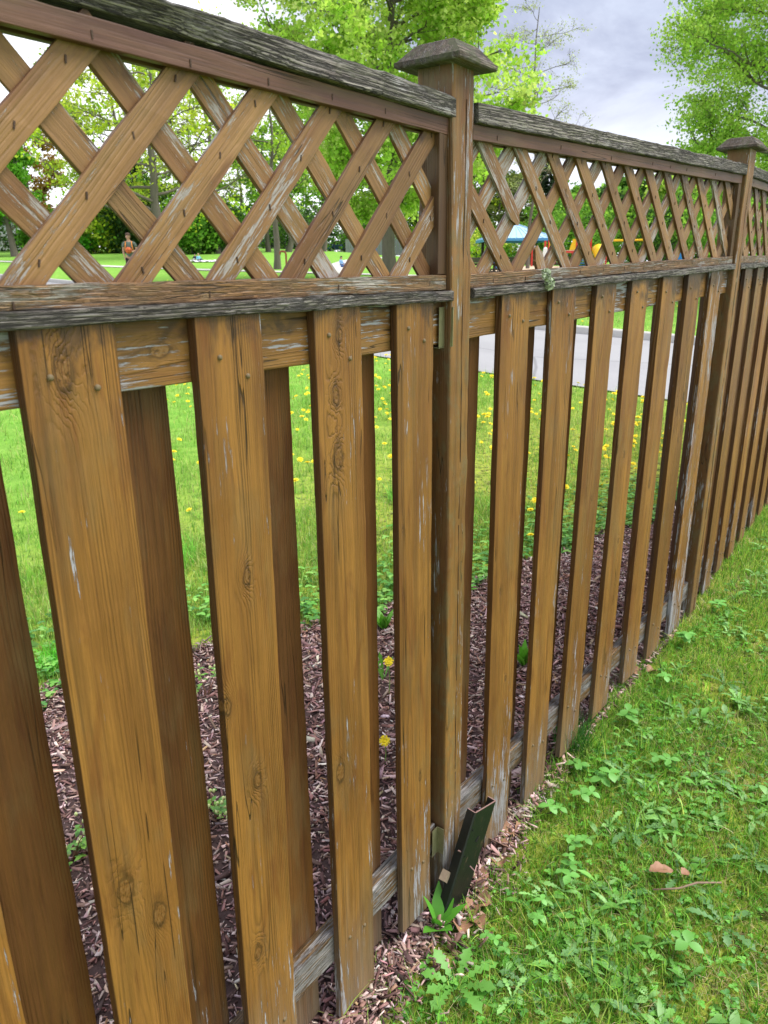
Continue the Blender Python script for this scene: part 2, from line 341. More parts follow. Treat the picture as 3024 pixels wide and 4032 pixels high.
b0 = bay(PC0, e0.x, e0.y, e0.z, 0, -.005)
ZLB, ZLT, ZCB, ZCT, ZSB, ZBS, ZRB, ZLR = 1.434, 1.456, 1.8048, 1.8454, 1.7727, 1.487, 1.3369, -.1107
BW = .14
NAILM = MB(); NAILM.lathe([(0, -.004), (.0028, -.0038), (.0042, -.0025), (.0046, 0), (.0046, .002)], 10)
nail_me = None
def nail(parent, m):
    global nail_me
    if nail_me is None:
        o = NAILM.build('nail', M['nail'], parent, m, True); nail_me = o.data; return o
    o = bpy.data.objects.new('nail', nail_me); return link(o, parent, m)
def fboard(B, s, lean=0., w=BW, zb=None, back=False, props=None, nails=True, label=None):
    y0 = .064 if back else .006
    g0 = B(s, 0, 0); gz = g(g0.x, g0.y) - B(s, 0, 0).z
    zb = gz + random.uniform(.005, .035) if zb is None else zb
    zt = ZRB + .097 + .008
    lx = lambda z: s + w / 2 + lean * (z - .7)
    pr = dict(weather=random.uniform(-.9, -.3) if back else random.uniform(-.1, .35), tone=random.uniform(-.10, .08)); pr.update(props or {})
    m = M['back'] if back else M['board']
    cutr = random.uniform(-.006, .006)
    sh = (lambda x, y, z, px, py: (x, y, z + (cutr * px / .07 if z < .01 else 0)))
    o = timber('fence_board', B(lx(zb), y0, zb), B(lx(zt), y0, zt), w, .0185, B.n, m, fence, props=pr, jit=.0007, shape=sh)
    if label: o['label'] = label
    if nails and not back:
        Mo = WM[o]; L = zt - zb
        for dx, dz in ((-.032, 1.385), (.034, 1.352), (-.03, -.05), (.036, -.075)):
            p = Mo @ Vector((dx + random.uniform(-.006, .006), -.0002, dz + random.uniform(-.012, .012) - zb))
            R = Mo.to_3x3(); mm = Matrix.Translation(p) @ (R @ Matrix.Rotation(math.radians(-90), 3, 'X')).to_4x4()
            nail(o, mm)
    return o
BITS = {}
def bit(name, parent, m):
    if name not in BITS:
        mb = MB(); mb.box((0, 0, 0), (.0024, .0016, .0095)); o = mb.build(name, M['staple'], parent, m); BITS[name] = o.data; return o
    return link(bpy.data.objects.new(name, BITS[name]), parent, m)
def kn(B, s, *ks):
    return {'knot%d' % (i + 1): [float(v) for v in k] for i, k in enumerate(ks)}

def slats(B, s0, s1, frontdir, first, pitch, backfirst, parent, skip=(), skipb=(), yf=.026, cut=True):
    """diagonal strips of one lattice panel: front layer leaning frontdir (+1: / , -1: \\), back layer the other way"""
    dz = ZSB - ZBS + .055; z0 = ZBS - .022
    for layer, (dr, fs_, y) in enumerate(((frontdir, first, yf), (-frontdir, backfirst, yf + .0082))):
        k = -6
        while True:
            top = fs_ + pitch * k; k += 1      # x of the strip centre at ZSB
            if top > s1 + .5: break
            if (k - 1) in (skip if layer == 0 else skipb): continue
            sB = top - dr * (ZSB - z0) ; sT = top + dr * (z0 + dz - ZSB)
            a, b = (sB, z0), (sT, z0 + dz)
            # clip to the bay
            lo, hi = s0 - .03, s1 + .03
            def clip(p, q):
                if p[0] < lo: 
                    if q[0] <= lo: return None
                    t = (lo - p[0]) / (q[0] - p[0]); return (lo, p[1] + (q[1] - p[1]) * t)
                if p[0] > hi:
                    if q[0] >= hi: return None
                    t = (hi - p[0]) / (q[0] - p[0]); return (hi, p[1] + (q[1] - p[1]) * t)
                return p
            a2 = clip(a, b); b2_ = clip(b, a)
            if not a2 or not b2_ or abs(a2[1] - b2_[1]) < .05: continue
            o = timber('lattice_slat', B(a2[0], y, a2[1]), B(b2_[0], y, b2_[1]), .0435, .008, B.n, M['slat'], parent, ch=.001, jit=.0009, seg=.03,
                       props=dict(weather=random.uniform(.15, .95) if layer == 0 else random.uniform(.3, 1.1), tone=random.uniform(-.1, .1)))
            # staples on the crossings of the front layer
            if layer == 0:
                Lz = (Vector(B(b2_[0], y, b2_[1])) - Vector(B(a2[0], y, a2[1]))).length
                z = .06 + random.uniform(0, .03)
                while z < Lz - .03:
                    bit('staple', o, WM[o] @ Matrix.Translation((random.uniform(-.004, .004), -.0006, z)) @ Matrix.Rotation(random.uniform(.5, 1.0) * -dr, 4, 'Y')); z += .1154

def panel(B, s0, s1, boards, backs, frontdir, first, pitch, backfirst, near=True, skip=(), skipb=(), wcap=None, lrail=True):
    """one bay between the faces of two posts"""
    n = B.n
    sh = None
    capo = timber('cap_rail', B(s0, -.001, (ZCB + ZCT) / 2), B(s1, -.001, (ZCB + ZCT) / 2), ZCT - ZCB, .091, n, M['cap'], fence, ch=.0035, jit=.0013, seg=.018, shape=wcap)
    timber('ledge', B(s0, -.003, (ZLB + ZLT) / 2), B(s1, -.003, (ZLB + ZLT) / 2), ZLT - ZLB, .094, n, M['cap'], fence, ch=.004, jit=.0014, seg=.02)
    fr = timber('lattice_strip', B(s0, .012, (ZSB + ZCB) / 2 - .001), B(s1 - .012, .012, (ZSB + ZCB) / 2 - .001), ZCB - ZSB, .0135, n, M['strip'], fence, ch=.0015, jit=.0006)
    timber('lattice_strip', B(s0, .0435, (ZSB + ZCB) / 2), B(s1, .0435, (ZSB + ZCB) / 2), ZCB - ZSB, .0135, n, M['strip'], fence, ch=.0015, jit=.0006)
    lo = timber('lattice_strip', B(s0, .010, (ZBS + ZLT) / 2 + .001), B(s1 - .012, .010, (ZBS + ZLT) / 2 + .001), ZBS - ZLT, .0155, n, M['lowstrip'], fence, ch=.002, jit=.0011, seg=.02, props=dict(weather=.5))
    timber('lattice_strip', B(s0, .0435, (ZBS + ZLT) / 2), B(s1, .0435, (ZBS + ZLT) / 2), ZBS - ZLT, .0135, n, M['lowstrip'], fence, ch=.002, jit=.001)
    for ss, wd_ in ((s1 - .024, 1),):
        timber('end_strip', B(ss, .013, ZBS + .003), B(ss, .013, ZSB - .002), .036, .032, n, M['rail'], fence, ch=.002, jit=.0005, props=dict(weather=-.2))
    timber('upper_rail', B(s0, .0255, ZRB + .051), B(s1, .0255, ZRB + .051), .102, .038, n, M['rail'], fence, ch=.004, jit=.0008, props=dict(weather=.45, **kn(B, 0, (-.003, .708 - s0 if s0 < 0 else 1.1, .010))))
    timber('lower_rail', B(s0, .0255, ZLR + .0445), B(s1, .0255, ZLR + .0445), .089, .038, n, M['lowrail'], fence, ch=.004, jit=.0012, props=dict(weather=.8))
    pan = MB(); 
    # screw heads along the strips, one mesh per strip
    for st, zc, yy in ((fr, (ZSB + ZCB) / 2 - .002, .012), (lo, (ZBS + ZLT) / 2, .010)):
        s = s0 + .1
        while s < s1 - .05:
            bit('nail_hole', st, Matrix.Translation(B(s, yy - .0002, zc + random.uniform(-.004, .004)))); s += random.choice((.155, .31))
    slats(B, s0, s1, frontdir, first, pitch, backfirst, fr, skip, skipb)
    for b in boards: fboard(B, **b)
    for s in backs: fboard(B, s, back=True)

def post(B, s, lean=0.):
    s += PW / 2
    base = B(s, 0, 0); gz = g(base.x, base.y) - base.z
    o = timber('post', B(s + lean * (-1.), 0, gz - .05), B(s + lean * .9, 0, 1.905), PW, PW, B.n, M['post'], fence, ch=.006, jit=.0012, seg=.03, props=dict(weather=.0))
    mb = MB(); zz_ = .06; cx_ = .008
    while zz_ < 2.0:      # long drying check, a thin dark groove broken into short runs
        ln_ = random.uniform(.08, .3); x2_ = cx_ + random.uniform(-.003, .003); mb.bar((cx_, -.0004, zz_), (x2_, -.0004, zz_ + ln_), .0013, .0012); cx_ = x2_ + random.uniform(-.0015, .0015); zz_ += ln_ * random.uniform(.9, 1.15); cx_ = max(-.005, min(.02, cx_))
    ck = mb.build('drying_crack', M['staple'], o, WM[o])
    top = B(s + lean * .9, PW / 2, 1.903)
    hw, hb, h1, h2, tw = .080, .013, .013, .046, .046
    mb = MB(); vs = []
    rings = [(hw - .003, 0), (hw, .003), (hw, h1 - .002), (hw - .004, h1), (tw + .003, h2 - .003), (tw - .003, h2)]
    nn = 10
    for r, z in rings:
        for e in range(4):
            for i in range(nn):
                t = -1 + 2 * i / nn
                x, y = ((t, -1), (1, t), (-t, 1), (-1, -t))[e]
                j = noise.noise(Vector((x * 9 + s, y * 9, z * 90))) * .0012
                vs.append((x * (r + j), y * (r + j), z + noise.noise(Vector((x * 14, y * 14 + s, 3))) * .0008))
    K = 4 * nn; fs = [(i * K + k, i * K + (k + 1) % K, (i + 1) * K + (k + 1) % K, (i + 1) * K + k) for i in range(len(rings) - 1) for k in range(K)]
    fs += [tuple(range(K))[::-1], tuple((len(rings) - 1) * K + k for k in range(K))]
    mb.add([(-z, y, x) for x, y, z in vs], fs)
    ang = math.atan2(-B.n.x, B.n.y)
    c = mb.build('post_cap', M['pcap'], o, Matrix.Translation(top) @ Matrix.Rotation(ang, 4, 'Z') @ Matrix.Rotation(math.pi / 2, 4, 'Y'))
    c['weather'] = .3; c['tone'] = 0.
    return o

def capshape(x, y, z, px, py):
    s = z + (PC0 + .0445)
    t = max(0., min(1., (1.02 - s) / .25)) if s < 1.02 else 0.
    if px > 0 and py < .02: y += 0.016 * t; x -= .010 * t
    e = noise.noise(Vector((z * 6, px * 40, 1.3))) * .003 + noise.noise(Vector((z * 30, px * 40, 5.3))) * .0015
    return x + e, y + e * .7, z
# the frame of a rail has local x pointing down for a left-to-right beam: handled by the sign below
front1 = [dict(s=-.357), dict(s=-.08, props=dict(tone=-.02)), dict(s=.197),
          dict(s=.478, w=.1413, lean=.009, props=dict(weather=.12, tone=.04, **kn(b1, 0, (-.014, 1.683, .013), (-.026, .848, .0135), (.030, .753, .0125)))),
          dict(s=.7552, w=.1398, lean=.0118, props=dict(weather=.2, **kn(b1, 0, (.003, 1.289, .0085), (-.002, .868, .0085), (-.064, 1.061, .009), (-.030, .467, .0095)))),
          dict(s=1.0381, w=.1365, lean=-.0028, zb=-.282, props=dict(weather=.1, tone=-.02, **kn(b1, 0, (-.002, 1.67, .0085), (-.016, 1.558, .0095), (-.014, 1.436, .0125), (-.04, .718, .013)))),
          dict(s=1.2989, w=.1384, lean=-.0114, zb=-.252, props=dict(weather=.12, tone=.02, **kn(b1, 0, (-.055, 1.191, .003), (.016, .472, .006))))]
back1 = [-.22, .053, .328, .605, .885, 1.15, 1.402]
panel(b1, PC0 + .0445, P1X, front1, [(s) for s in back1], 1, .632, .1635, .672 - .0, wcap=capshape)
E2 = [1.7364, 1.9948, 2.26, 2.5244, 2.7992, 3.0558, 3.3176]; L2 = [-.0112, -.0041, .0118, .0081, 0, 0, 0]; ZB2 = [-.318, -.290, -.240, -.214, -.2, None, None]
KN2 = [[(-.03, .93, .004), (.02, .62, .003)], [], [(.02, .98, .004)], [(.0, 1.05, .005), (.02, .72, .004)], [(.0, .86, .008)], [(.02, .98, .005), (-.01, .7, .004)], [(.0, 1.0, .004)]]
front2 = [dict(s=s, w=.14, lean=l, zb=zb, props=dict(weather=random.uniform(.05, .4), **kn(b2, 0, *k))) for s, l, zb, k in zip(E2, L2, ZB2, KN2)]
front2[6]['props']['weather'] = 1.05; front2[6]['label'] = 'board with most of its stain flaked off to pale grey wood'
back2 = [1.58] + [(a + .14 + b) / 2 - .07 for a, b in zip(E2[:-1], E2[1:])] + [3.445]
panel(b2, P1X + PW, P2X, front2, back2, -1, 1.822 - .1615, .1615, 1.80, skip=(0,))
off = PC2 - PC
panel(b3, PC2 + .0445, PC3 - .0445, [dict(s=s + off) for s in E2], [s + off for s in back2], -1, 1.822 + off, .1625, 1.80 + off)
off2 = PC3 - PC
panel(b4, PC3 + .0445, PC3 + 2.13 - .0445, [dict(s=s + off2, nails=False) for s in E2], [s + off2 for s in back2], -1, 1.822 + off2, .1625, 1.80 + off2)
post(b1, PC0 - .0445); P1o = post(b1, P1X, -.0138); post(b2, P2X, .0025); post(b3, PC3 - .0445); post(b4, PC3 + 2.13 - .0445)
# the broken slat of the middle bay: upper piece with a splintered end, and a short stub
lat2 = [o for o in fence.children if o.name.startswith('lattice_strip')][4]
def piece(B, sa, za, sb, zb, lab):
    o = timber('lattice_slat', B(sa, .026, za), B(sb, .026, zb), .0435, .008, B.n, M['slat'], lat2, ch=.001, jit=.0009, seg=.012, props=dict(weather=.9),
               shape=lambda x, y, z, px, py: (x * (1 if z > .03 else .35 + .65 * z / .03), y, z + abs(noise.noise(Vector((px * 200, 3, 1)))) * .02 * (z < .03)))
    o['label'] = lab
piece(b2, 1.83, 1.598, 1.822 - .1615 - .03, ZSB + .03, 'lattice slat snapped off half way, splintered lower end')
piece(b2, 1.921, 1.548, 1.975, ZBS - .02, 'short stub of the snapped lattice slat')
# joist hangers on the near post
for zc, y in ((1.375, 0.018), (-.07, .018)):
    mb = MB(); mb.box((-.0015 - .012, 0, 0), (.026, .0015, .088)); mb.box((-.001, -.011, 0), (.0015, .022, .088)); mb.box((-.014, .019, -.046), (.026, .04, .0015))
    mb.build('rail_bracket', M['zinc'], fence, Matrix.Translation(b1(P1X - .001, y, zc)))

# ------------------------------------------------------------------ ground materials
def pos(q): return q.n('ShaderNodeNewGeometry').outputs['Position']
def ground_mat():
    q = N('lawn_soil'); P = pos(q)
    a = q.noise(P, (.35, .35, .35), 4); b = q.noise(P, (6, 6, 6), 5, .65); c3 = q.noise(P, (45, 45, 45), 5, .7); d = q.noise(P, (1.7, 1.7, 1.7), 4, .6)
    x, y, z = q.xyz(P)
    c = q.mix(q.ss(b, .35, .65), (.15, .34, .045), (.23, .44, .07))
    c = q.mix(q.M('MULTIPLY', q.ss(d, .45, .7), .6), c, (.30, .46, .10))
    c = q.mix(q.M('MULTIPLY', q.ss(a, .5, .7), .35), c, (.14, .36, .045))
    c = q.mix(q.M('MULTIPLY', q.ss(c3, .45, .75), .4), c, (.06, .2, .015))
    # near the fence the turf is thin: moss, thatch and soil show
    near = q.M('SUBTRACT', 1., q.ss(q.M('ABSOLUTE', y), 1.2, 5.))
    near = q.M('MULTIPLY', near, q.M('SUBTRACT', 1., q.ss(x, 7., 10.)))
    th = q.mix(q.ss(b, .3, .6), (.13, .22, .02), (.36, .42, .06)); th = q.mix(q.ss(c3, .5, .7), th, (.36, .29, .15)); th = q.mix(q.ss(q.noise(P, (25, 25, 25), 5, .7), .5, .66), th, (.05, .038, .022))
    c = q.mix(near, c, th)
    return q.finish(c, .95, q.M('ADD', c3, b), .02, .1)
M['ground'] = ground_mat()
def asphalt():
    q = N('road_asphalt'); P = pos(q); a = q.noise(P, (90, 90, 90), 5, .7); b = q.noise(P, (1.2, .3, 1), 4)
    c = q.mix(a, (.27, .27, .285), (.36, .36, .38)); c = q.mix(q.M('MULTIPLY', q.ss(b, .45, .7), .3), c, (.22, .22, .24))
    v = q.n('ShaderNodeTexVoronoi', feature='DISTANCE_TO_EDGE'); q.put(q.V('ADD', q.V('MULTIPLY', P, (.23, .23, .23)), q.V('MULTIPLY', q.n('ShaderNodeTexNoise').outputs['Color'], (.2, .2, .2))), v.inputs['Vector']); v.inputs['Scale'].default_value = 1
    c = q.mix(q.M('MULTIPLY', q.M('SUBTRACT', 1., q.ss(v.outputs[0], .001, .006)), .7), c, (.16, .16, .17))
    return q.finish(c, .9, a, .004, .2)
M['road'] = asphalt(); M['kerb'] = plain('kerb_concrete', (.42, .41, .39), .9, .2, 12, bd=.004); M['path'] = plain('path_concrete', (.50, .49, .46), .9, .12, 6); M['sand'] = plain('play_sand', (.52, .40, .29), .95, .1, 5)
def bedm():
    q = N('bed_soil'); P = pos(q); a = q.noise(P, (60, 60, 60), 5, .7)
    return q.finish(q.mix(a, (.04, .026, .025), (.12, .08, .077)), .95, a, .01, .1)
M['bed'] = bedm()
def tintm(name, rough=.7, trans=0., spec=.2, bump=False):
    q = N(name); t = q.attr('tint', 'GEOMETRY').outputs['Color']; m = q.finish(t, rough, spec=spec)
    if trans > 0:
        tr = q.n('ShaderNodeBsdfTranslucent'); q.put(q.mix(1., t, (1.25, 1.2, .9), 'MULTIPLY'), tr.inputs[0]); mx_ = q.n('ShaderNodeMixShader'); mx_.inputs[0].default_value = trans
        q.t.links.new(q.b.outputs[0], mx_.inputs[1]); q.t.links.new(tr.outputs[0], mx_.inputs[2]); q.t.links.new(mx_.outputs[0], q.out.inputs[0])
    return m
M['leaf'] = tintm('foliage', .6, .5); M['grass'] = tintm('grass_blades', .55, .45, .3); M['chip'] = tintm('bark_chips', .8, 0, .25)
M['weed'] = tintm('weed_leaves', .45, .25, .4)
def barkm(name, a, b):
    q = N(name); P = q.n('ShaderNodeTexCoord').outputs['Object']; n1 = q.noise(P, (14, 14, 2.5), 5, .7); n2 = q.noise(P, (3, 3, 1), 3)
    return q.finish(q.mix(q.M('ADD', q.M('MULTIPLY', n1, .7), q.M('MULTIPLY', n2, .3)), a, b), .9, n1, .02, .15)
M['bark'] = barkm('grey_bark', (.045, .038, .032), (.22, .19, .16)); M['darkbark'] = barkm('dark_bark', (.02, .017, .014), (.09, .075, .06))

# ------------------------------------------------------------------ ground sheets
def sheet(name, xs, ys, mat, dz=0., kind='structure', f=None, rough=0.):
    X, Y = np.meshgrid(xs, ys, indexing='ij'); Z = G(X, Y) + dz
    if f: X, Y, Z = f(X, Y, Z)
    nx, ny = X.shape; V = np.stack([X, Y, Z], -1).reshape(-1, 3)
    i = np.arange(nx - 1)[:, None] * ny + np.arange(ny - 1)[None]; i = i.ravel()
    o = bpy.data.objects.new(name, mesh_np(name, V, np.stack([i, i + ny, i + ny + 1, i + 1], -1), mats=mat, smooth=True)); link(o); tag(o, kind=kind); return o
def sinhs(lo, hi, n, c=0., k=3.):
    a, b = math.asinh((lo - c) * k), math.asinh((hi - c) * k); return c + np.sinh(np.linspace(a, b, n)) / k
sheet('ground', np.unique(np.concatenate([sinhs(-260, 340, 120, 2, .5), np.linspace(0, 14, 140)])), np.unique(np.concatenate([sinhs(-200, 340, 110, 0, .5), np.linspace(-3, 12, 130)])), M['ground'])
# a planted bed along the fence, covered with bark
EX = [-3, 1.0, 1.41, 2.04, 2.46, 2.74, 3.34, 3.77, 4.2, 4.54, 6, 9]; EY = [2.1, 2.0, 1.91, 1.68, 1.39, 1.16, .92, .76, .61, .47, .33, .2]
def edge(x): return np.interp(x, EX, EY) + .05 * np.sin(x * 9.1) + .03 * np.sin(x * 23.)
bx = np.linspace(-2.5, 7.2, 200); bt = np.linspace(0, 1, 40)
def fy(x): return np.where(x < PC, 0., -.069 * (x - PC)) * (x < e2.x) + np.where(x >= e2.x, e2.y - .005 * (x - e2.x), 0.)
def bedf(X, Y, Z):
    lo = fy(X) + np.interp(X, [1.9, 2.4], [-.05, .03]) - .02 * np.sin(X * 13) ; Y2 = lo + (edge(X) - lo) * Y; return X, Y2, G(X, Y2) + .004 + .012 * np.clip(np.minimum(Y, 1 - Y) * 8, 0, 1)
sheet('mulch_bed', bx, bt, M['bed'], f=bedf)
# road with kerbs: runs away from the viewer beyond the strip of lawn
ry = np.unique(np.concatenate([np.linspace(-12, 20, 90), np.linspace(20, 90, 60)])); 
def strip(name, x0, x1, mat, dz, base=12.45, n=8, rise=None):
    def f(X, Y, Z):
        XX = base + .145 * Y + X; return XX, Y, G(XX, Y) + dz
    return sheet(name, np.linspace(x0, x1, n), ry, mat, f=f)
strip('road', -4.25, -.02, M['road'], .02)
def kerb(name, x0, x1, h):
    V = []; F = []
    pr = [(x0, -.05), (x0, h - .02), (x0 + .02, h), (x1 - .02, h), (x1, h - .02), (x1, -.05)]
    for y in ry:
        for a, b in pr: X = 12.45 + .145 * y + a; V.append((X, y, g(X, y) + b))
    n = len(pr)
    for i in range(len(ry) - 1):
        for k in range(n - 1): F.append((i * n + k, (i + 1) * n + k, (i + 1) * n + k + 1, i * n + k + 1))
    o = bpy.data.objects.new(name, mesh_np(name, V, F, mats=M['kerb'])); link(o); tag(o, kind='structure')
kerb('kerb', -.02, .16, .14)
def ribbon(name, pts, w, mat, dz):
    pts = [Vector(p) for p in pts]; V = []; F = []; P = []
    for a, b in zip(pts[:-1], pts[1:]):
        n = max(2, int((b - a).length / .8)); P += [a.lerp(b, i / n) for i in range(n)]
    P.append(pts[-1])
    for _ in range(3): P = [P[0]] + [(P[i - 1] + P[i] * 2 + P[i + 1]) / 4 for i in range(1, len(P) - 1)] + [P[-1]]
    for i, p in enumerate(P):
        d = (P[min(i + 1, len(P) - 1)] - P[max(i - 1, 0)]).normalized(); nn = Vector((-d.y, d.x))
        for s in (-.5, -.25, 0, .25, .5): c = p + nn * w * s; V.append((c.x, c.y, g(c.x, c.y) + dz))
    for i in range(len(P) - 1):
        for k in range(4): F.append((i * 5 + k, (i + 1) * 5 + k, (i + 1) * 5 + k + 1, i * 5 + k + 1))
    o = bpy.data.objects.new(name, mesh_np(name, V, F, mats=mat)); link(o); tag(o, kind='structure')
ribbon('path', [(27.5, 75), (26.8, 49.2), (25.7, 36.3), (25.6, 28.6), (26.3, 20.6), (27, 12), (27, -6)], 1.0, M['path'], .03)
ribbon('path', [(26.7, 20.8), (30.5, 24.7), (40, 31), (52, 37.3)], 1.1, M['path'], .036)
ribbon('play_sand', [(34.5, 13), (44, 17), (60, 23)], 9., M['sand'], .03)

# ------------------------------------------------------------------ blades, chips, leaves (scatter builders)
def blades(P, h, w, lean, tint, name, label=None, cat=None, kind='stuff', segs=3, mat=None, curl=1.):
    n = len(P); a = rng.uniform(0, math.tau, n); fa = a + rng.normal(math.pi / 2, .5, n)
    L = lean; V = np.zeros((n, segs * 2 + 1, 3), np.float32)
    dx, dy = np.cos(a), np.sin(a); sx, sy = np.cos(fa), np.sin(fa)
    for i in range(segs + 1):
        t = i / segs; off = L * h * t ** (1 + curl); z = h * t * (1 - .35 * np.minimum(L, 1.2) * t); ww = w * (1 - t ** 1.6) * .5
        cx, cy = P[:, 0] + dx * off, P[:, 1] + dy * off; cz = P[:, 2] + z
        if i < segs:
            V[:, 2 * i] = np.stack([cx - sx * ww, cy - sy * ww, cz], -1); V[:, 2 * i + 1] = np.stack([cx + sx * ww, cy + sy * ww, cz], -1)
        else: V[:, 2 * i] = np.stack([cx, cy, cz], -1)
    K = segs * 2 + 1; b = (np.arange(n) * K)[:, None]
    F4 = np.concatenate([b + np.array([[2 * i, 2 * i + 1, 2 * i + 3, 2 * i + 2]]) for i in range(segs - 1)]) if segs > 1 else None
    F3 = b + np.array([[2 * segs - 2, 2 * segs - 1, 2 * segs]])
    T = np.repeat(tint[:, None, :], K, 1).reshape(-1, 3)
    o = bpy.data.objects.new(name, mesh_np(name, V.reshape(-1, 3), F4, F3, mats=mat or M['grass'], tint=T)); link(o); tag(o, label, cat, None, kind); return o
def pick(cols, n, jit=.18):
    cols = np.array(cols); c = cols[rng.integers(0, len(cols), n)]; return np.clip(c * (1 + rng.normal(0, jit, (n, 1))) * (1 + rng.normal(0, .06, (n, 3))), .004, .9)
def vnoise(x, y, s, seed=0.):
    return np.sin(x * s + 1.3 * np.sin(y * s * .7 + seed) + seed) * np.sin(y * s * 1.1 + 1.7 * np.sin(x * s * .6 + seed * 2.)) 
# --- near lawn
def region_near(n, xmax, ymin):
    x = rng.uniform(.9, xmax, n); y = -rng.uniform(0, 1, n) ** 1.0 * (-ymin); y = y + fy(x) - .02; return x, y
def place(x, y, dz=0.): return np.stack([x, y, G(x, y) + dz], -1)
def near_grass():
    xs = []; ys = []
    for n, x0, x1, y0 in ((60000, 1.0, 3.0, -1.0), (46000, 2.6, 5.5, -.75), (16000, 5, 9, -1.0), (24000, .4, 6, -2.6)):
        x = rng.uniform(x0, x1, n); y = rng.uniform(y0, .08, n) + fy(x); xs.append(x); ys.append(y)
    x = np.concatenate(xs); y = np.concatenate(ys)
    d = fy(x) - y
    m = vnoise(x, y, 7, 1.) * .5 + vnoise(x, y, 17, 2.) * .35 + rng.normal(0, .3, len(x))
    keep = (d > np.interp(x, [1.6, 2.1], [.09, -.03]) + .035 * np.sin(x * 11) * (x < 2.3)) & (m > -.45) | ((d > -.05) & (rng.uniform(size=len(x)) < .12) & (d < .2)) | (rng.uniform(size=len(x)) < .1) & (d > .1)
    x, y, m, d = x[keep], y[keep], m[keep], d[keep]; n = len(x)
    h = rng.gamma(4, .0085, n) * (1 + .5 * (m > .5)); w = rng.uniform(.0016, .0046, n); ln = np.abs(rng.normal(.6, .45, n))
    t = pick([(.11, .32, .025), (.18, .41, .04), (.27, .48, .07), (.06, .19, .018), (.36, .48, .09)], n, .3)
    st = rng.uniform(size=n) < .13 + .22 * (vnoise(x, y, 4.3, .7) > .25); t[st] = pick([(.55, .45, .24), (.42, .33, .17), (.65, .56, .36)], st.sum()); ln[st] = rng.uniform(.6, 1.6, st.sum()); h[st] *= .7; w[st] *= .7
    blades(place(x, y), h, w, ln, t, 'grass', 'short rough lawn grass on the near side of the fence', 'grass')
near_grass()
# straw-like thatch and clippings lying flat
n = 9000; x = rng.uniform(1., 6, n); y = fy(x) - rng.uniform(.03, 1.0, n); 
blades(place(x, y, .004), np.full(n, .009), rng.uniform(.001, .0024, n), rng.uniform(1.5, 4.5, n), pick([(.62, .51, .30), (.48, .38, .20), (.30, .21, .12), (.40, .42, .14)], n), 'dry_thatch', 'dry straw coloured thatch between the grass', 'dry grass', segs=2)
# --- park side lawn
def far_grass():
    P = []; H = []; Wd = []
    for n, x0, x1, yo0, yo1, hh, ww in ((42000, .4, 4.5, 0, 1.6, .05, .004), (50000, .6, 9, .6, 4.5, .055, .0052), (34000, 2, 11, 3, 11, .06, .0075), (22000, 12.9, 24, -1, 18, .055, .014)):
        x = rng.uniform(x0, x1, n); y = edge(np.minimum(x, 8.9)) + rng.uniform(yo0, yo1, n) - .04 if x0 < 12 else rng.uniform(yo0, yo1, n)
        if x0 > 12: x = x + .145 * y; k = x > 12.65 + .145 * y
        else: k = (x < 8.12 + .147 * y + .03 * np.sin(y * 9)) & ((y > edge(np.minimum(x, 8.9)) + .12) | (rng.uniform(size=n) < .4))
        m = vnoise(x, y, 3.1, 4.) + rng.normal(0, .5, n); bare = (m < -.55) & (np.hypot(x, y) < 7); k &= ~bare
        P.append(place(x[k], y[k])); H.append(hh * rng.gamma(5, .2, k.sum()) * (1 + .35 * (m[k] > .6))); Wd.append(ww * rng.uniform(.6, 1.3, k.sum()))
    P = np.concatenate(P); H = np.concatenate(H); Wd = np.concatenate(Wd); n = len(P)
    blades(P, H, Wd, np.abs(rng.normal(.5, .4, n)), pick([(.20, .42, .06), (.28, .50, .09), (.36, .55, .13), (.14, .32, .05), (.45, .50, .20)], n), 'grass', 'bright green spring grass of the park lawn beyond the fence', 'grass')
far_grass()
# --- bark mulch
def chips(name, x, y, s, label):
    n = len(x); L = s * rng.gamma(2.2, .5, n) * .018 + .003; Wd = L * rng.uniform(.08, .30, n) + .001; T = rng.uniform(.0015, .005, n)
    a = rng.uniform(0, math.tau, n); p = rng.normal(0, .28, n); r_ = rng.normal(0, .4, n)
    ca, sa, cp, sp_, cr_, sr = np.cos(a), np.sin(a), np.cos(p), np.sin(p), np.cos(r_), np.sin(r_)
    ex = np.stack([ca * cp, sa * cp, sp_], -1); ey0 = np.stack([-sa, ca, np.zeros(n)], -1); ez0 = np.cross(ex, ey0)
    ey = ey0 * cr_[:, None] + ez0 * sr[:, None]; ez = np.cross(ex, ey)
    c = place(x, y, .006) + np.stack([np.zeros(n), np.zeros(n), rng.uniform(0, .020, n) + .3 * L * np.abs(sp_)], -1)
    V = np.zeros((n, 8, 3)); k = 0
    for sz in (-.5, .5):
        for sx, sy in ((-.5, -.28), (.5, -.5), (.42, .5), (-.5, .35)):
            j = rng.normal(0, .06, (n, 1)); V[:, k] = c + ex * (L[:, None] * (sx + j)) + ey * (Wd[:, None] * sy) + ez * (T[:, None] * sz); k += 1
    b = (np.arange(n) * 8)[:, None]; F = np.concatenate([b + np.array([q]) for q in ((4, 5, 6, 7), (0, 1, 5, 4), (1, 2, 6, 5), (2, 3, 7, 6), (3, 0, 4, 7), (3, 2, 1, 0))])
    t = pick([(.25, .145, .135), (.34, .22, .21), (.15, .082, .076), (.46, .34, .32), (.27, .155, .13), (.56, .45, .42), (.10, .056, .052)], n, .25)
    pale = rng.uniform(size=n) < .015; t[pale] = pick([(.45, .36, .27), (.38, .24, .14)], pale.sum())
    o = bpy.data.objects.new(name, mesh_np(name, V.reshape(-1, 3), F, mats=M['chip'], tint=np.repeat(t, 8, 0))); link(o); tag(o, label, 'mulch', None, 'stuff')
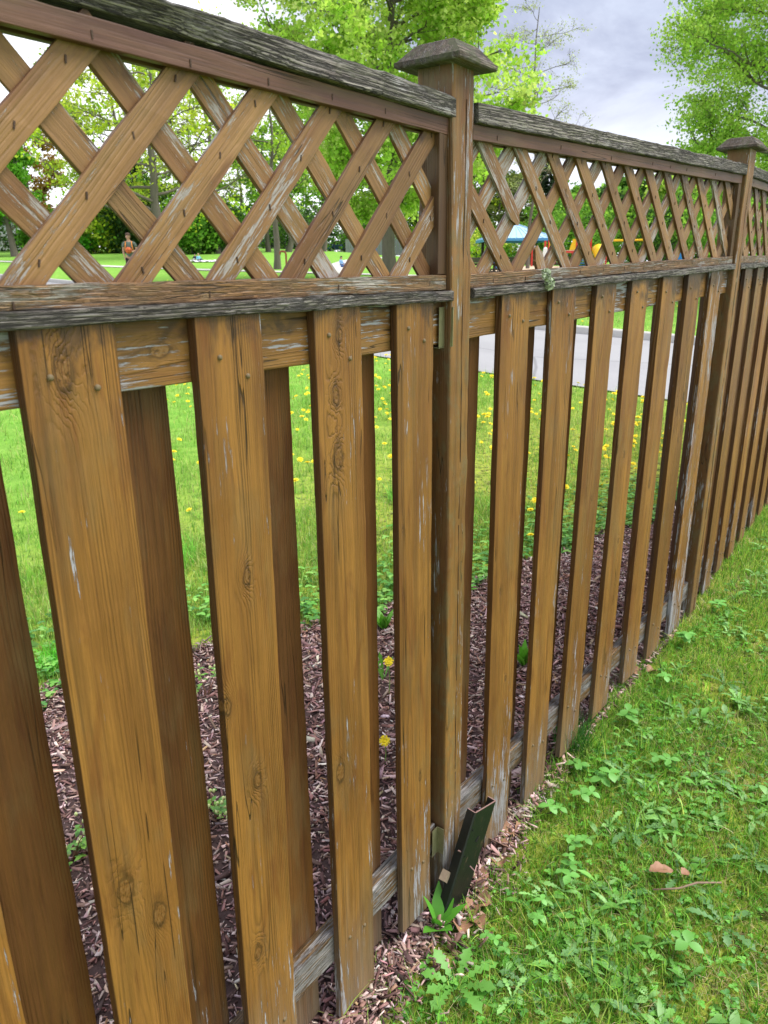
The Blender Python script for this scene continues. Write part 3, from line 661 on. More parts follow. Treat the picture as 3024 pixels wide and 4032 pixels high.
nx = 74000; x = rng.uniform(.2, 4.6, nx); lo = np.interp(x, [1.9, 2.3], [-.05, .035]); y = fy(x) + lo + (edge(x) - lo - fy(x)) * rng.uniform(0, 1.02, nx)
x2 = rng.uniform(4.6, 7, 4000); y2 = fy(x2) + .05 + .45 * rng.uniform(0, 1, 4000)
chips('bark_mulch', np.concatenate([x, x2]), np.concatenate([y, y2]), 1., 'dark purple brown bark mulch of the bed behind the fence')
n = 2700; x = np.where(rng.uniform(size=n) < .8, rng.normal(1.45, .35, n), rng.uniform(1.6, 3.4, n)); x = np.maximum(x, .6); y = fy(x) + .03 - np.abs(rng.normal(0, 1, n)) * np.interp(x, [1, 1.7, 2.1, 2.5], [.08, .065, .03, .0]) - .03 * (x > 2.1)
chips('bark_mulch', x, y, .9, 'bark chips spilled along the foot of the fence')

# ------------------------------------------------------------------ leafy weeds
def leaf_strip(V, F, T, base, az, L, W, prof, up=.6, droop=.9, tint=(.1, .3, .04), fold=.15):
    n = len(prof); dv = Vector((math.cos(az), math.sin(az), 0)); sv = Vector((-math.sin(az), math.cos(az), 0)); b0 = len(V); p = Vector(base); 
    for i, w in enumerate(prof):
        t = i / (n - 1); an = up - droop * t
        c = p; 
        V += [tuple(c - sv * W * w + Vector((0, 0, fold * W * w))), tuple(c), tuple(c + sv * W * w + Vector((0, 0, fold * W * w)))]; T += [tint] * 3
        p = p + (dv * math.cos(an) + Vector((0, 0, math.sin(an)))) * (L / (n - 1))
    for i in range(n - 1):
        a = b0 + i * 3; F.append((a, a + 1, a + 4, a + 3)); F.append((a + 1, a + 2, a + 5, a + 4))
SER = [.1, .42, .5, .75, .72, .95, .86, 1, .82, .85, .6, .55, .25, .06]
TRI = [.25, .75, 1, .95, .7, .15]
JAG = [.12, .2, .14, .42, .16, .55, .2, .75, .3, .9, .55, .8, .3, .05]
LAN = [.2, .45, .8, 1, .95, .7, .4, .05]
def meshlist(name, V, F, T, mat): return mesh_np(name, V, F, mats=mat, tint=np.array(T))
def tri_leaf(V, F, T, base, h, s, tint, prof=None):
    az0 = random.uniform(0, math.tau); top = Vector(base) + Vector((random.uniform(-.4, .4) * h, random.uniform(-.4, .4) * h, h))
    for k in range(3):
        leaf_strip(V, F, T, top, az0 + k * 2.09 + random.uniform(-.2, .2), s, s * (.42 if prof is None else .36), prof or TRI, up=random.uniform(-.1, .35), droop=.5, tint=tint)
    d = Vector((.0012, 0, 0)); b0 = len(V); V += [tuple(Vector(base) - d), tuple(Vector(base) + d), tuple(top + d), tuple(top - d)]; T += [tint] * 4; F.append((b0, b0 + 1, b0 + 2, b0 + 3))
def jit(c, a=.15): k = 1 + random.uniform(-a, a); return tuple(v * k for v in c)
# ground cover as stuff: small clover and strawberry leaves on both sides
def cover(name, pts, sz, cols, label, h=(.01, .04)):
    V, F, T = [], [], []
    for (x, y) in pts: tri_leaf(V, F, T, (x, y, g(x, y)), random.uniform(*h), random.uniform(*sz), jit(random.choice(cols), .25))
    o = bpy.data.objects.new(name, meshlist(name, V, F, T, M['weed'])); link(o); tag(o, label, 'ground cover', None, 'stuff')
GC = [(.11, .33, .05), (.17, .42, .07), (.24, .48, .10), (.08, .25, .05)]
pts = []
for _ in range(3400):
    x = random.uniform(.5, 5.5); e = float(edge(x)); y = e + abs(random.gauss(0, .35)) - .05
    if float(vnoise(x, y, 4., 2.)) > -.35 or x > 2.2: pts.append((x, y))
cover('ground_cover', pts, (.011, .028), GC, 'low bright strawberry and clover leaves at the lawn edge behind the fence', (.01, .07))
pts = []
for _ in range(6500):
    x = random.uniform(1.05, 6); y = float(fy(x)) - .06 - random.random() ** 1.2 * 1.1
    if float(vnoise(x, y, 5., 6.)) + random.gauss(0, .3) > -.1: pts.append((x, y))
cover('ground_cover', pts, (.007, .016), [(.12, .36, .045), (.15, .42, .06), (.08, .26, .05)], 'tiny clover leaves scattered through the near lawn', (.006, .025))
V, F, T = [], [], []
for _ in range(1900):
    x = 1.1 + 4.9 * random.random() ** 1.2; y = float(fy(x)) - .1 - random.random() * 1.1; a0 = random.uniform(0, 6); col = jit(random.choice([(.15, .36, .07), (.20, .41, .12), (.11, .30, .045)]), .25)
    if float(vnoise(x, y, 6., 1.4)) + random.gauss(0, .35) < .25: continue
    for k in range(random.randint(2, 5)): leaf_strip(V, F, T, (x, y, g(x, y) + .014), a0 + k * 1.5 + random.uniform(-.4, .4), random.uniform(.025, .08), random.uniform(.006, .013), random.choice((JAG, JAG, LAN)), up=random.uniform(.3, .9), droop=random.uniform(.6, 1.4), tint=jit(col))
o = bpy.data.objects.new('ground_cover', meshlist('ground_cover', V, F, T, M['weed'])); link(o); tag(o, 'jagged dandelion leaves spread through the near lawn', 'ground cover', None, 'stuff')

def plant(name, loc, label, cat, build, group=None):
    V, F, T = [], [], []; build(V, F, T); t = thing(name, (loc[0], loc[1], g(*loc[:2])), label, cat, group)
    o = bpy.data.objects.new('leaves', meshlist('leaves', V, F, T, M['weed'])); link(o, t, WM[t].copy()); return t
def rosette(n, L, W, prof, up, col, droop=1.):
    def f(V, F, T):
        a0 = random.uniform(0, 6)
        for k in range(n): leaf_strip(V, F, T, (0, 0, .003), a0 + k * 2.4 + random.uniform(-.2, .2), L * random.uniform(.65, 1.1), W * random.uniform(.8, 1.15), prof, up=up * random.uniform(.7, 1.2), droop=droop * random.uniform(.6, 1.2), tint=jit(col))
    return f
plant('broadleaf_weed', (1.425, -.035), 'small smooth leaved weed at the foot of the board left of the nearest post', 'weed', rosette(7, .12, .018, LAN, 1.2, (.09, .30, .03), .5))
plant('broadleaf_weed', (1.30, -.17), 'wide jagged weed at the bottom edge of the photo, left end of the near lawn', 'weed', rosette(8, .13, .022, JAG, .8, (.13, .34, .06), 1.1))
plant('broadleaf_weed', (2.633, 1.04), 'upright green weed in the mulch, seen through the gap left of the post', 'weed', rosette(9, .15, .018, LAN, 1.25, (.12, .36, .03), .4))
plant('broadleaf_weed', (2.734, .344), 'bright upright weed in the mulch between the first two boards right of the post', 'weed', rosette(8, .17, .020, LAN, 1.35, (.12, .38, .03), .3))
plant('broadleaf_weed', (2.30, .80), 'thin pale weed in the mulch behind the board left of the post', 'weed', rosette(6, .17, .012, JAG, 1.3, (.12, .34, .05), .4))
SL = ['at the foot of the second board right of the post', 'one step out from the second board right of the post', 'beside the dark grass tuft', 'in front of the dark grass tuft', 'between the steel channel and the dark grass tuft', 'just out from the first board right of the post', 'right of the dark grass tuft', 'under the fourth board right of the post', 'just right of the steel channel', 'largest, near the curled tan leaf on its fence side', 'behind the brown twig', 'lowest, left of the dry leaves', 'under the sixth board right of the post', 'farthest, close to the second post']
for i, (x, y, s) in enumerate([(2.02, -.13, .05), (2.14, -.18, .045), (2.278, -.10, .045), (2.25, -.2, .05), (1.80, -.28, .04), (1.92, -.25, .04), (2.6, -.18, .05), (2.95, -.2, .05), (1.62, -.27, .035), (1.74, -.62, .05), (2.45, -.35, .05), (1.45, -.2, .03), (3.3, -.2, .06), (3.7, -.22, .06)]):
    def f(V, F, T, s=s):
        for _ in range(random.randint(2, 4)): tri_leaf(V, F, T, (random.uniform(-.02, .02), random.uniform(-.02, .02), 0), random.uniform(.04, .075), s * random.uniform(.6, .9), jit((.15, .40, .08)), SER)
    plant('wild_strawberry', (x, y), 'wild strawberry plant ' + SL[i], 'weed', f, 'wild strawberry plants in the near lawn')
for i, (x, y) in enumerate([(1.85, -.42), (2.1, -.36), (2.0, -.55), (2.35, -.27), (1.62, -.42), (1.9, -.7), (2.5, -.5), (1.5, -.6), (2.75, -.35), (3.1, -.42), (2.2, -.72), (1.42, -.32)]):
    plant('dandelion_leaves', (x, y), 'flat rosette of jagged grey green leaves in the near lawn', 'weed', rosette(random.randint(5, 8), .11, .015, JAG, .55, (.12, .27, .09), 1.0), 'jagged leaf rosettes in the near lawn')
# dense tuft of long dark grass at the third board
def tuft(x0, y0, n, h, r, label, col, w=.0028):
    t = thing('grass_tuft', (x0, y0, g(x0, y0)), label, 'grass tuft'); a = rng.uniform(0, math.tau, n); rr = rng.uniform(0, 1, n) ** .6 * r
    o = blades(np.stack([rr * np.cos(a), rr * np.sin(a), np.zeros(n)], -1), h * rng.uniform(.5, 1.1, n), np.full(n, w), rng.uniform(.1, 1., n), pick([col, tuple(v * 1.5 for v in col)], n), 'blades', kind=None, segs=4)
    o.parent = t
tuft(2.376, -.04, 260, .17, .07, 'dense tuft of long dark grass against the foot of a board', (.035, .13, .02))
tuft(1.60, 2.10, 340, .13, .13, 'tuft of long bright grass at the mulch edge, seen left of the widest board', (.10, .40, .03), .004)
tuft(2.55, 2.6, 500, .16, .2, 'tall pale tuft of grass on the lawn beyond the gap left of the post', (.16, .42, .06), .004)
tuft(4.2, 1.9, 500, .18, .2, 'tall pale tuft of grass on the lawn right of the post', (.17, .42, .07), .004)

# ------------------------------------------------------------------ dandelions
M['yellow'] = plain('dandelion_yellow', (.86, .70, .02), .7, .12, 300); M['stem'] = plain('flower_stem', (.16, .30, .06), .6, .15, 100)
def flower_head(mb, c, r, nrm=Vector((0, 0, 1))):
    q = nrm.to_track_quat('Z', 'Y').to_matrix()
    for ly, (rr, nn, tilt) in enumerate(((1., 16, .1), (.75, 14, .45), (.45, 9, .9))):
        for k in range(nn):
            a = k * math.tau / nn + ly * .3 + random.uniform(-.1, .1); d = Vector((math.cos(a), math.sin(a), 0)); s = Vector((-math.sin(a), math.cos(a), 0)); L = r * rr * random.uniform(.85, 1.1)
            tip = d * L * math.cos(tilt) + Vector((0, 0, L * math.sin(tilt))); w = r * .14
            mb.add([Vector(c) + q @ v for v in (s * w * .5, -s * w * .5, tip - s * w, tip + s * w)], [(0, 1, 2, 3)])
    mb.add([Vector(c) + q @ Vector((math.cos(k * 1.047) * r * .35, math.sin(k * 1.047) * r * .35, r * .22)) for k in range(6)], [tuple(range(6))])
def dandelion_mesh(h, r):
    mb = MB(); mb.cur = 0; lean = Vector((random.uniform(-.25, .25) * h, random.uniform(-.25, .25) * h, h))
    mb.tube([(0, 0, 0), lean * .5 + Vector((0, 0, .01)), lean], [.0016, .0016, .0018], 5); mb.cur = 1; flower_head(mb, lean, r, (lean + Vector((random.uniform(-.07, .07), random.uniform(-.07, .07), .1))).normalized()); return mb
protos = []
for i in range(6):
    mb = dandelion_mesh(random.uniform(.06, .12), random.uniform(.021, .028)); me = bpy.data.meshes.new('dandelion'); me.from_pydata(mb.v, [], mb.f); me.update()
    me.materials.append(M['stem']); me.materials.append(M['yellow']); me.polygons.foreach_set('material_index', mb.mi); protos.append(me)
cnt = 0; tries = 0
while cnt < 292 and tries < 40000:
    tries += 1
    x = random.uniform(2.4, 9.5); y = float(edge(min(x, 8.9))) + random.random() * 5.2 + .15
    if x > 8.0 + .147 * y: continue
    near_road = x > 5.5 - .1 * y
    if random.random() > (.95 if near_road else (.22 if x > 3 else .1)): continue
    o = bpy.data.objects.new('dandelion', random.choice(protos)); sc = random.uniform(.8, 1.25)
    link(o, None, Matrix.Translation((x, y, g(x, y))) @ Matrix.Rotation(random.uniform(0, 6), 4, 'Z') @ Matrix.Scale(sc, 4)); tag(o, 'small yellow dandelion in bloom on the lawn between the mulch and the road', 'dandelion', 'dandelions in bloom on the park lawn'); cnt += 1
for (x, y, h, r, lab) in ((1.889, .492, .118, .021, 'yellow dandelion low in the mulch, lower one in the gap left of the post'), (2.227, .717, .178, .021, 'tall stemmed dandelion in the mulch, upper one in the gap left of the post')):
    t = thing('dandelion', (x, y, g(x, y)), lab, 'dandelion'); a = MB(); a.tube([(0, 0, 0), (.008, .0, h * .5), (.0, 0, h)], [.002, .002, .0024], 6); a.build('stem', M['stem'], t, WM[t].copy())
    b = MB(); flower_head(b, (0, 0, h), r, (Vector((-.5, -.45, .7))).normalized()); b.build('flower_head', M['yellow'], t, WM[t].copy())

mb = MB()      # the crowd of blooms farther back and at the road's edge, too many to single out
for _ in range(900):
    x = random.uniform(3.5, 9.6); y = float(edge(min(x, 8.9))) + random.random() * 9 + .4
    if x > 8.05 + .147 * y or (random.random() > .9 if x > 5.5 - .1 * y else random.random() > .3): continue
    flower_head(mb, (x, y, g(x, y) + random.uniform(.05, .10)), random.uniform(.017, .025), Vector((random.uniform(-.7, .1), random.uniform(-.6, .1), 1)).normalized())
for _ in range(160):
    y = random.uniform(-2, 24); x = 12.9 + .145 * y + random.random() * 9
    flower_head(mb, (x, y, g(x, y) + .07), .026, Vector((-.2, -.3, 1)).normalized())
o = mb.build('dandelion_drift', M['yellow']); tag(o, 'drift of yellow dandelion blooms over the farther lawn', 'dandelions', None, 'stuff')

# ------------------------------------------------------------------ dry leaves, twig, channel, lichen
def drym():
    q = N('dry_leaf'); P = q.n('ShaderNodeTexCoord').outputs['Object']; n1 = q.noise(P, (60, 60, 60), 4, .6)
    return q.finish(q.mix(n1, (.17, .08, .045), (.38, .22, .14)), .6, n1, .002, .3)
M['dry'] = drym()
def dry_leaf(x, y, s, label, group=None, rz=None, curl=1., z=.018, ratio=.45):
    V = []; F = []; nn, mm = 9, 5
    for i in range(nn):
        t = i / (nn - 1); w = s * ratio * math.sin(math.pi * min(1, t * 1.02)) ** .7 * (1 + .18 * math.sin(t * 19)) + .001
        for j in range(mm):
            u = j / (mm - 1) * 2 - 1; V.append(((t - .5) * s, u * w, abs(u) ** 1.6 * w * .7 * curl + math.sin(t * 5) * s * .10 * curl + noise.noise(Vector((t * 4 + x * 50, u * 3, y * 30))) * s * .09))
    for i in range(nn - 1):
        for j in range(mm - 1): F.append((i * mm + j, (i + 1) * mm + j, (i + 1) * mm + j + 1, i * mm + j + 1))
    o = bpy.data.objects.new('dry_leaf', mesh_np('dry_leaf', V, F, mats=M['dry'], smooth=True))
    link(o, None, Matrix.Translation((x, y, g(x, y) + z)) @ Matrix.Rotation(rz if rz is not None else random.uniform(0, 6), 4, 'Z') @ Matrix.Rotation(random.uniform(-.4, .4), 4, 'X')); tag(o, label, 'dry leaf', group)
dry_leaf(1.955, -.503, .075, 'large curled tan leaf lying alone on the near lawn beside a twig', rz=-.9, curl=.5, z=.05, ratio=.3)
dry_leaf(1.985, -.565, .03, 'small tan leaf scrap at the tip of the large curled leaf on the lawn', rz=-.5, curl=.5, z=.05)
DL = ['against the near side of the steel channel', 'under the foot of the steel channel', 'just right of the steel channel', 'below the first board right of the post', 'under the second board right of the post, farther of two', 'under the second board right of the post, nearer of two', 'right of the second board right of the post', 'under the right edge of the first board right of the post', 'between the leafy weed and the steel channel', 'in the gap between the first and second boards right of the post', 'under the sixth board right of the post', 'out from the sixth board right of the post']
for i, (x, y, s) in enumerate([(1.535, -.085, .05), (1.50, -.12, .055), (1.58, -.1, .05), (1.62, -.07, .045), (1.86, -.03, .06), (1.80, -.045, .045), (1.9, -.06, .04), (1.66, -.05, .04), (1.46, -.09, .06), (1.74, -.07, .05), (2.95, -.09, .05), (3.0, -.14, .05)]):
    dry_leaf(x, y, s, 'crumpled dry leaf ' + DL[i], 'crumpled dry leaves along the foot of the fence')
tw = MB(); tw.tube([(-.11, .02, 0), (-.04, -.005, .008), (.03, 0, .004), (.10, -.02, .003)], [.0022, .003, .0034, .0026], 7); tw.build('twig', plain('twig_bark', (.22, .15, .11), .8, .3, 120), None, Matrix.Translation((1.955, -.585, g(1.955, -.585) + .036)) @ Matrix.Rotation(-.65, 4, 'Z'), True)
tag(bpy.data.objects['twig'], 'thin brown twig lying in the near lawn behind the curled leaf', 'twig')

def chanm():
    q = N('painted_steel'); P = q.n('ShaderNodeTexCoord').outputs['Object']; n1 = q.noise(P, (30, 30, 12), 5, .7); n2 = q.noise(P, (120, 120, 60), 4, .7)
    c = q.mix(n1, (.0015, .003, .0025), (.006, .011, .0085)); c = q.mix(q.ss(q.M('ADD', n1, q.M('MULTIPLY', n2, .4)), .78, .9), c, (.09, .05, .035))
    return q.finish(c, .42, n2, .0008, .5)
M['chan'] = chanm(); M['rust'] = plain('rusty_steel', (.20, .12, .11), .75, .3, 90)
ct = thing('steel_channel', (1.62, -.05, -.28), 'dark green painted steel channel leaning at the foot of the nearest post', 'metal channel')
pr = [(-.052, .030), (-.052, .004), (-.048, 0), (.048, 0), (.052, .004), (.052, .030), (.0478, .030), (.0478, .0045), (-.0478, .0045), (-.0478, .030)]
def chan_M():
    base = Vector((1.495, -.045, -.31)); top = Vector((1.628, -.070, -.005)); z = (top - base).normalized(); y = Vector((.12, 1, 0)); y = (y - z * y.dot(z)).normalized(); x = y.cross(z)
    return Matrix(((x.x, y.x, z.x, base.x), (x.y, y.y, z.y, base.y), (x.z, y.z, z.z, base.z), (0, 0, 0, 1)))
CM = chan_M(); mb = MB(); L = .335; n = len(pr)
for z in (0, L): mb.v += [(x, y, z + (.0 if z == 0 else (.012 * x / .05))) for x, y in pr]
mb.f += [(i, (i + 1) % n, (i + 1) % n + n, i + n) for i in range(n)]; mb.mi += [0] * n
mb.build('channel_web', M['chan'], ct, CM)
mb = MB(); mb.v = [(x, y, L + .012 * x / .05 + .0006) for x, y in pr]; mb.f = [(0, 1, 8, 9), (1, 2, 3, 4, 7, 8)[:4], (4, 5, 6, 7)]; mb.f = [(0, 1, 8, 9), (1, 4, 7, 8), (1, 2, 3, 4), (4, 5, 6, 7)]; mb.mi = [0] * 4; mb.build('cut_edge', M['rust'], ct, CM)
mb = MB(); mb.tube([(.012, .003, .15), (.012, -.013, .146), (.015, -.015, .144)], .0022, 6); mb.build('rusty_nail', M['rust'], ct, CM); mb = MB(); mb.tube([(-.05, .01, .2), (-.064, .012, .206)], .002, 6); mb.build('rusty_nail', M['rust'], ct, CM)
mb = MB(); mb.box((.004, -.0006, .235), (.006, .002, .018), Matrix.Rotation(.4, 3, 'Y')); mb.box((-.04, -.0006, .27), (.004, .002, .004)); mb.box((-.04, -.0006, .19), (.004, .002, .004)); mb.build('bolt_hole', plain('hole_dark', (.004, .004, .004), .9), ct, CM)
# wood chock beside the channel
mb = MB(); mb.box((0, 0, 0), (.022, .02, .03), Matrix.Rotation(.9, 3, 'Y')); o = mb.build('wood_wedge', plain('cut_wood', (.22, .17, .12), .8, .2, 60), None, Matrix.Translation((1.488, -.018, -.175))); tag(o, 'pale cut end of a wood wedge between the post and the steel channel', 'wood block')
# lichen on the ledge
V = []; F = []; 
def lich(cx, cz, r, n):
    for k in range(n):
        a = random.uniform(0, math.tau); rr = r * random.random() ** .5; c = Vector((cx + rr * math.cos(a), 0, cz + rr * math.sin(a))); s = random.uniform(.003, .007)
        u = Vector((random.uniform(-1, 1), random.uniform(-.9, .1), random.uniform(-1, 1))).normalized(); v = u.orthogonal().normalized(); b0 = len(V)
        w = u.cross(v); out = Vector((0, -random.uniform(.001, .012), 0))
        for q_ in range(5): aa = q_ * 1.256; V.append(tuple(c + out + (v * math.cos(aa) + w * math.sin(aa)) * s * random.uniform(.5, 1.2)))
        F.append(tuple(range(b0, b0 + 5)))
lich(0, .012, .014, 130); lich(.025, -.012, .016, 170)
me = bpy.data.meshes.new('lichen'); me.from_pydata(V, [], F); me.materials.append(plain('lichen_green', (.36, .42, .30), .9, .2, 150)); me.update()
o = bpy.data.objects.new('lichen', me); link(o, None, Matrix.Translation(b2(1.915, -.004, 1.462)) @ Matrix.Rotation(K2, 4, 'Z')); tag(o, 'pale green ruffled lichen growing on the ledge right of the nearest post', 'lichen')

# shrub with pale bell flowers behind the fence, and a bare vine twig
def bells(x, y, n, label):
    t = thing('flowering_shrub', (x, y, g(x, y)), label, 'shrub'); V, F, T = [], [], []; mb = MB(); fm_ = MB()
    for k in range(n):
        a = random.uniform(0, math.tau); L = random.uniform(.08, .2); tip = Vector((math.cos(a) * L * .6, math.sin(a) * L * .6, L * random.uniform(.5, 1.1))); mb.tube([(0, 0, 0), tip * .5 + Vector((0, 0, .02)), tip], [.002, .0016, .001], 5); fm_ = MB()
        for j in range(6):
            c = tip * random.uniform(.5, 1.05) + Vector([random.uniform(-.02, .02) for _ in range(3)]); leaf_strip(V, F, T, c, random.uniform(0, 6), .028, .008, LAN, up=.5, droop=.5, tint=jit(random.choice([(.20, .42, .06), (.12, .30, .06)])))
        for j in range(4):
            c = tip + Vector([random.uniform(-.022, .022) for _ in range(3)]); fm_.lathe([(.0004, .006), (.004, .005), (.0058, 0), (.005, -.005), (.003, -.007), (.0004, -.007)], 7, c)
        fm_.build('bell_flowers', M['bell'], t, WM[t].copy(), True)
    mb.build('stem', M['twigb'], t, WM[t].copy()); o = bpy.data.objects.new('leaves', meshlist('leaves', V, F, T, M['weed'])); link(o, t, WM[t].copy())
M['twigb'] = plain('brown_stem', (.16, .075, .04), .7, .2, 90); M['bell'] = plain('pale_bell', (.52, .60, .26), .5, .15, 60)
bells(.93, 1.02, 10, 'low shrub with pale green bell flowers in the leftmost wide gap'); bells(1.33, .80, 7, 'small shrub with pale bells, seen between the two widest boards'); bells(1.78, 1.35, 4, 'sprig with lobed leaves at the left of the second gap')
t = thing('vine', (.05, .28, g(.05, .28)), 'thin bare vine with a few fresh leaves behind the left end of the fence', 'vine'); mb = MB()
mb.tube([(0, 0, 0), (.02, .01, .6), (.1, .0, 1.15), (.28, .02, 1.32), (.5, .03, 1.36)], [.005, .004, .003, .002, .001], 6); mb.tube([(.04, 0, .8), (.2, .02, 1.18), (.46, .03, 1.185)], [.003, .002, .001], 6); mb.tube([(.02, .01, .9), (.3, .05, 1.2), (.55, .06, 1.24)], [.003, .002, .001], 6)
mb.build('stem', M['twigb'], t, WM[t].copy()); V, F, T = [], [], []
for c in ((.42, .03, 1.34), (.47, .03, 1.37), (.36, .0, 1.31), (.5, .05, 1.2)):
    for k in range(2): leaf_strip(V, F, T, c, random.uniform(-1, 1), .06, .016, LAN, up=.3, droop=.5, tint=(.2, .5, .05))
o = bpy.data.objects.new('leaves', meshlist('leaves', V, F, T, M['weed'])); link(o, t, WM[t].copy())

# ------------------------------------------------------------------ trees
def tubes_mesh(name, segs, mat):
    V = []; F = []
    for pts, rad, n in segs:
        b0 = len(V); u = None
        for i, p in enumerate(pts):
            d = (pts[min(i + 1, len(pts) - 1)] - pts[max(i - 1, 0)]); d = d.normalized() if d.length > 1e-6 else Vector((0, 0, 1))
            u = d.orthogonal().normalized() if u is None else (u - d * u.dot(d)); u = u.normalized() if u.length > 1e-5 else d.orthogonal().normalized(); w = d.cross(u)
            for k in range(n): a = k * math.tau / n; V.append(p + (u * math.cos(a) + w * math.sin(a)) * rad[i])
        for i in range(len(pts) - 1):
            for k in range(n): F.append((b0 + i * n + k, b0 + i * n + (k + 1) % n, b0 + (i + 1) * n + (k + 1) % n, b0 + (i + 1) * n + k))
    return mesh_np(name, [tuple(v) for v in V], F, mats=mat, smooth=True)
def curve(a, b, n, sag, wob):
    pts = []
    L = (b - a).length; s = random.random() * 99
    for i in range(n + 1):
        t = i / n; p = a.lerp(b, t); p = p + Vector((0, 0, math.sin(math.pi * t) * sag * L)) + Vector((noise.noise(Vector((s, t * 3, 0))), noise.noise(Vector((s, t * 3, 9))), noise.noise(Vector((s, t * 3, 19))) * .5)) * wob * L * (t > 0)
        pts.append(p)
    return pts
def tree(name, x, y, H, cb, rx, label, cols, leaf=.1, limbs=22, subs=7, twigs=5, per=16, spread=.28, tr=.22, dens=1., bark='bark', group=None, cat='tree', top=.5, flat=.5, lean=(0, 0), ry=None, dx=0., dy=0., zlow=0.):
    st = random.getstate(); random.seed(int(abs(x * 131 + y * 17 + H * 7) * 10)); r2 = np.random.default_rng(int(abs(x * 31 + y * 7) * 10) + 5)
    z0 = g(x, y); t = thing(name, (x, y, z0), label, cat, group); ry = ry or rx
    top_p = Vector((lean[0] + dx * .6, lean[1] + dy * .6, H * .93)); trunk = curve(Vector((0, 0, -.2)), top_p, 10, 0, .05)
    segs = [(trunk, [tr * (1.35 if i == 0 else 1) * (1 - i / 10) ** .8 + .02 for i in range(11)], 9)]; ends = []
    cz = cb + (H - cb) * top; rz = (H - cb) * .5
    for i in range(limbs):
        f = (i + .5) / limbs; hz_ = cb * .75 + (H * .9 - cb * .75) * f ** .9; p0 = trunk[0].lerp(trunk[-1], 0)  # base on trunk
        k = min(9.99, hz_ / (H * .93) * 10); a_ = trunk[int(k)].lerp(trunk[int(k) + 1], k - int(k))
        az_ = i * 2.4 + random.uniform(-.5, .5)
        # direction rising, ends on the crown's surface
        tz = min(H * .985, hz_ + random.uniform(.0, .55) * rz * (1.2 - f)); q_ = max(0., 1 - ((tz - cz) / (rz * 1.05)) ** 2) if tz < H else 0
        rr = math.sqrt(max(.03, q_)) * random.uniform(.72, 1.05)
        b_ = Vector((a_.x * .5 + dx + math.cos(az_) * rr * rx, a_.y * .5 + dy + math.sin(az_) * rr * ry, tz - zlow * rr))
        pts = curve(a_, b_, 6, -.04, .12); r0 = tr * .38 * (1 - f * .7)
        segs.append((pts, [r0 * (1 - j / 6.6) + .008 for j in range(7)], 5))
        for s_ in range(subs):
            u = random.uniform(.3, 1.); k = u * 5.99; a2 = pts[int(k)].lerp(pts[int(k) + 1], k - int(k)); L = (b_ - a_).length * random.uniform(.22, .42) * (1.15 - .3 * u)
            d = ((b_ - a_).normalized() + Vector((random.gauss(0, .75), random.gauss(0, .75), random.gauss(.12, .5)))).normalized(); b2_ = a2 + d * L; p2 = curve(a2, b2_, 3, 0, .15)
            segs.append((p2, [.3 * r0 + .006, .2 * r0 + .005, .12 * r0 + .004, .003], 4))
            for w_ in range(twigs):
                u2 = random.uniform(.25, 1.05); a3 = a2.lerp(b2_, min(1, u2)); d3 = (d + Vector((random.gauss(0, .8), random.gauss(0, .8), random.gauss(.1, .6)))).normalized(); b3_ = a3 + d3 * L * random.uniform(.3, .6)
                segs.append(([a3, a3.lerp(b3_, .5) + Vector((0, 0, .02)), b3_], [.006, .005, .003], 3)); ends.append(b3_); ends.append(a3.lerp(b3_, .6))
    tm = tubes_mesh('trunk', segs, M[bark]); o = bpy.data.objects.new('trunk', tm); link(o, t, WM[t].copy())
    E_ = np.array([tuple(e) for e in ends]); E_ = E_[r2.uniform(size=len(E_)) < dens]
    ncl = len(E_); n = ncl * per; c = np.repeat(E_, per, 0) + r2.normal(0, spread * .72, (n, 3)) * np.array([1, 1, .5])
    clt = r2.normal(1, .16, (ncl, 1)); ct_ = np.array(cols)[r2.integers(0, len(cols), ncl)]; tint = np.repeat(ct_ * clt, per, 0) * (1 + r2.normal(0, .14, (n, 1)))
    nr = r2.normal(0, 1, (n, 3)) + np.array([0, 0, flat]); nr /= np.linalg.norm(nr, axis=1)[:, None]; rv = r2.normal(0, 1, (n, 3)); u = np.cross(nr, rv); u /= np.linalg.norm(u, axis=1)[:, None]; v = np.cross(nr, u)
    s = leaf * r2.uniform(.6, 1.25, (n, 1)); V = np.stack([c - u * s * .5, c + v * s * .38 + u * s * .05 + nr * s * .08, c + u * s * .6, c - v * s * .38 + u * s * .05 + nr * s * .08], 1).reshape(-1, 3)
    F = (np.arange(n) * 4)[:, None] + np.arange(4)[None]
    o = bpy.data.objects.new('crown', mesh_np('crown', V, F, mats=M['leaf'], tint=np.repeat(np.clip(tint, .003, .9), 4, 0))); link(o, t, WM[t].copy())
    random.setstate(st); return t
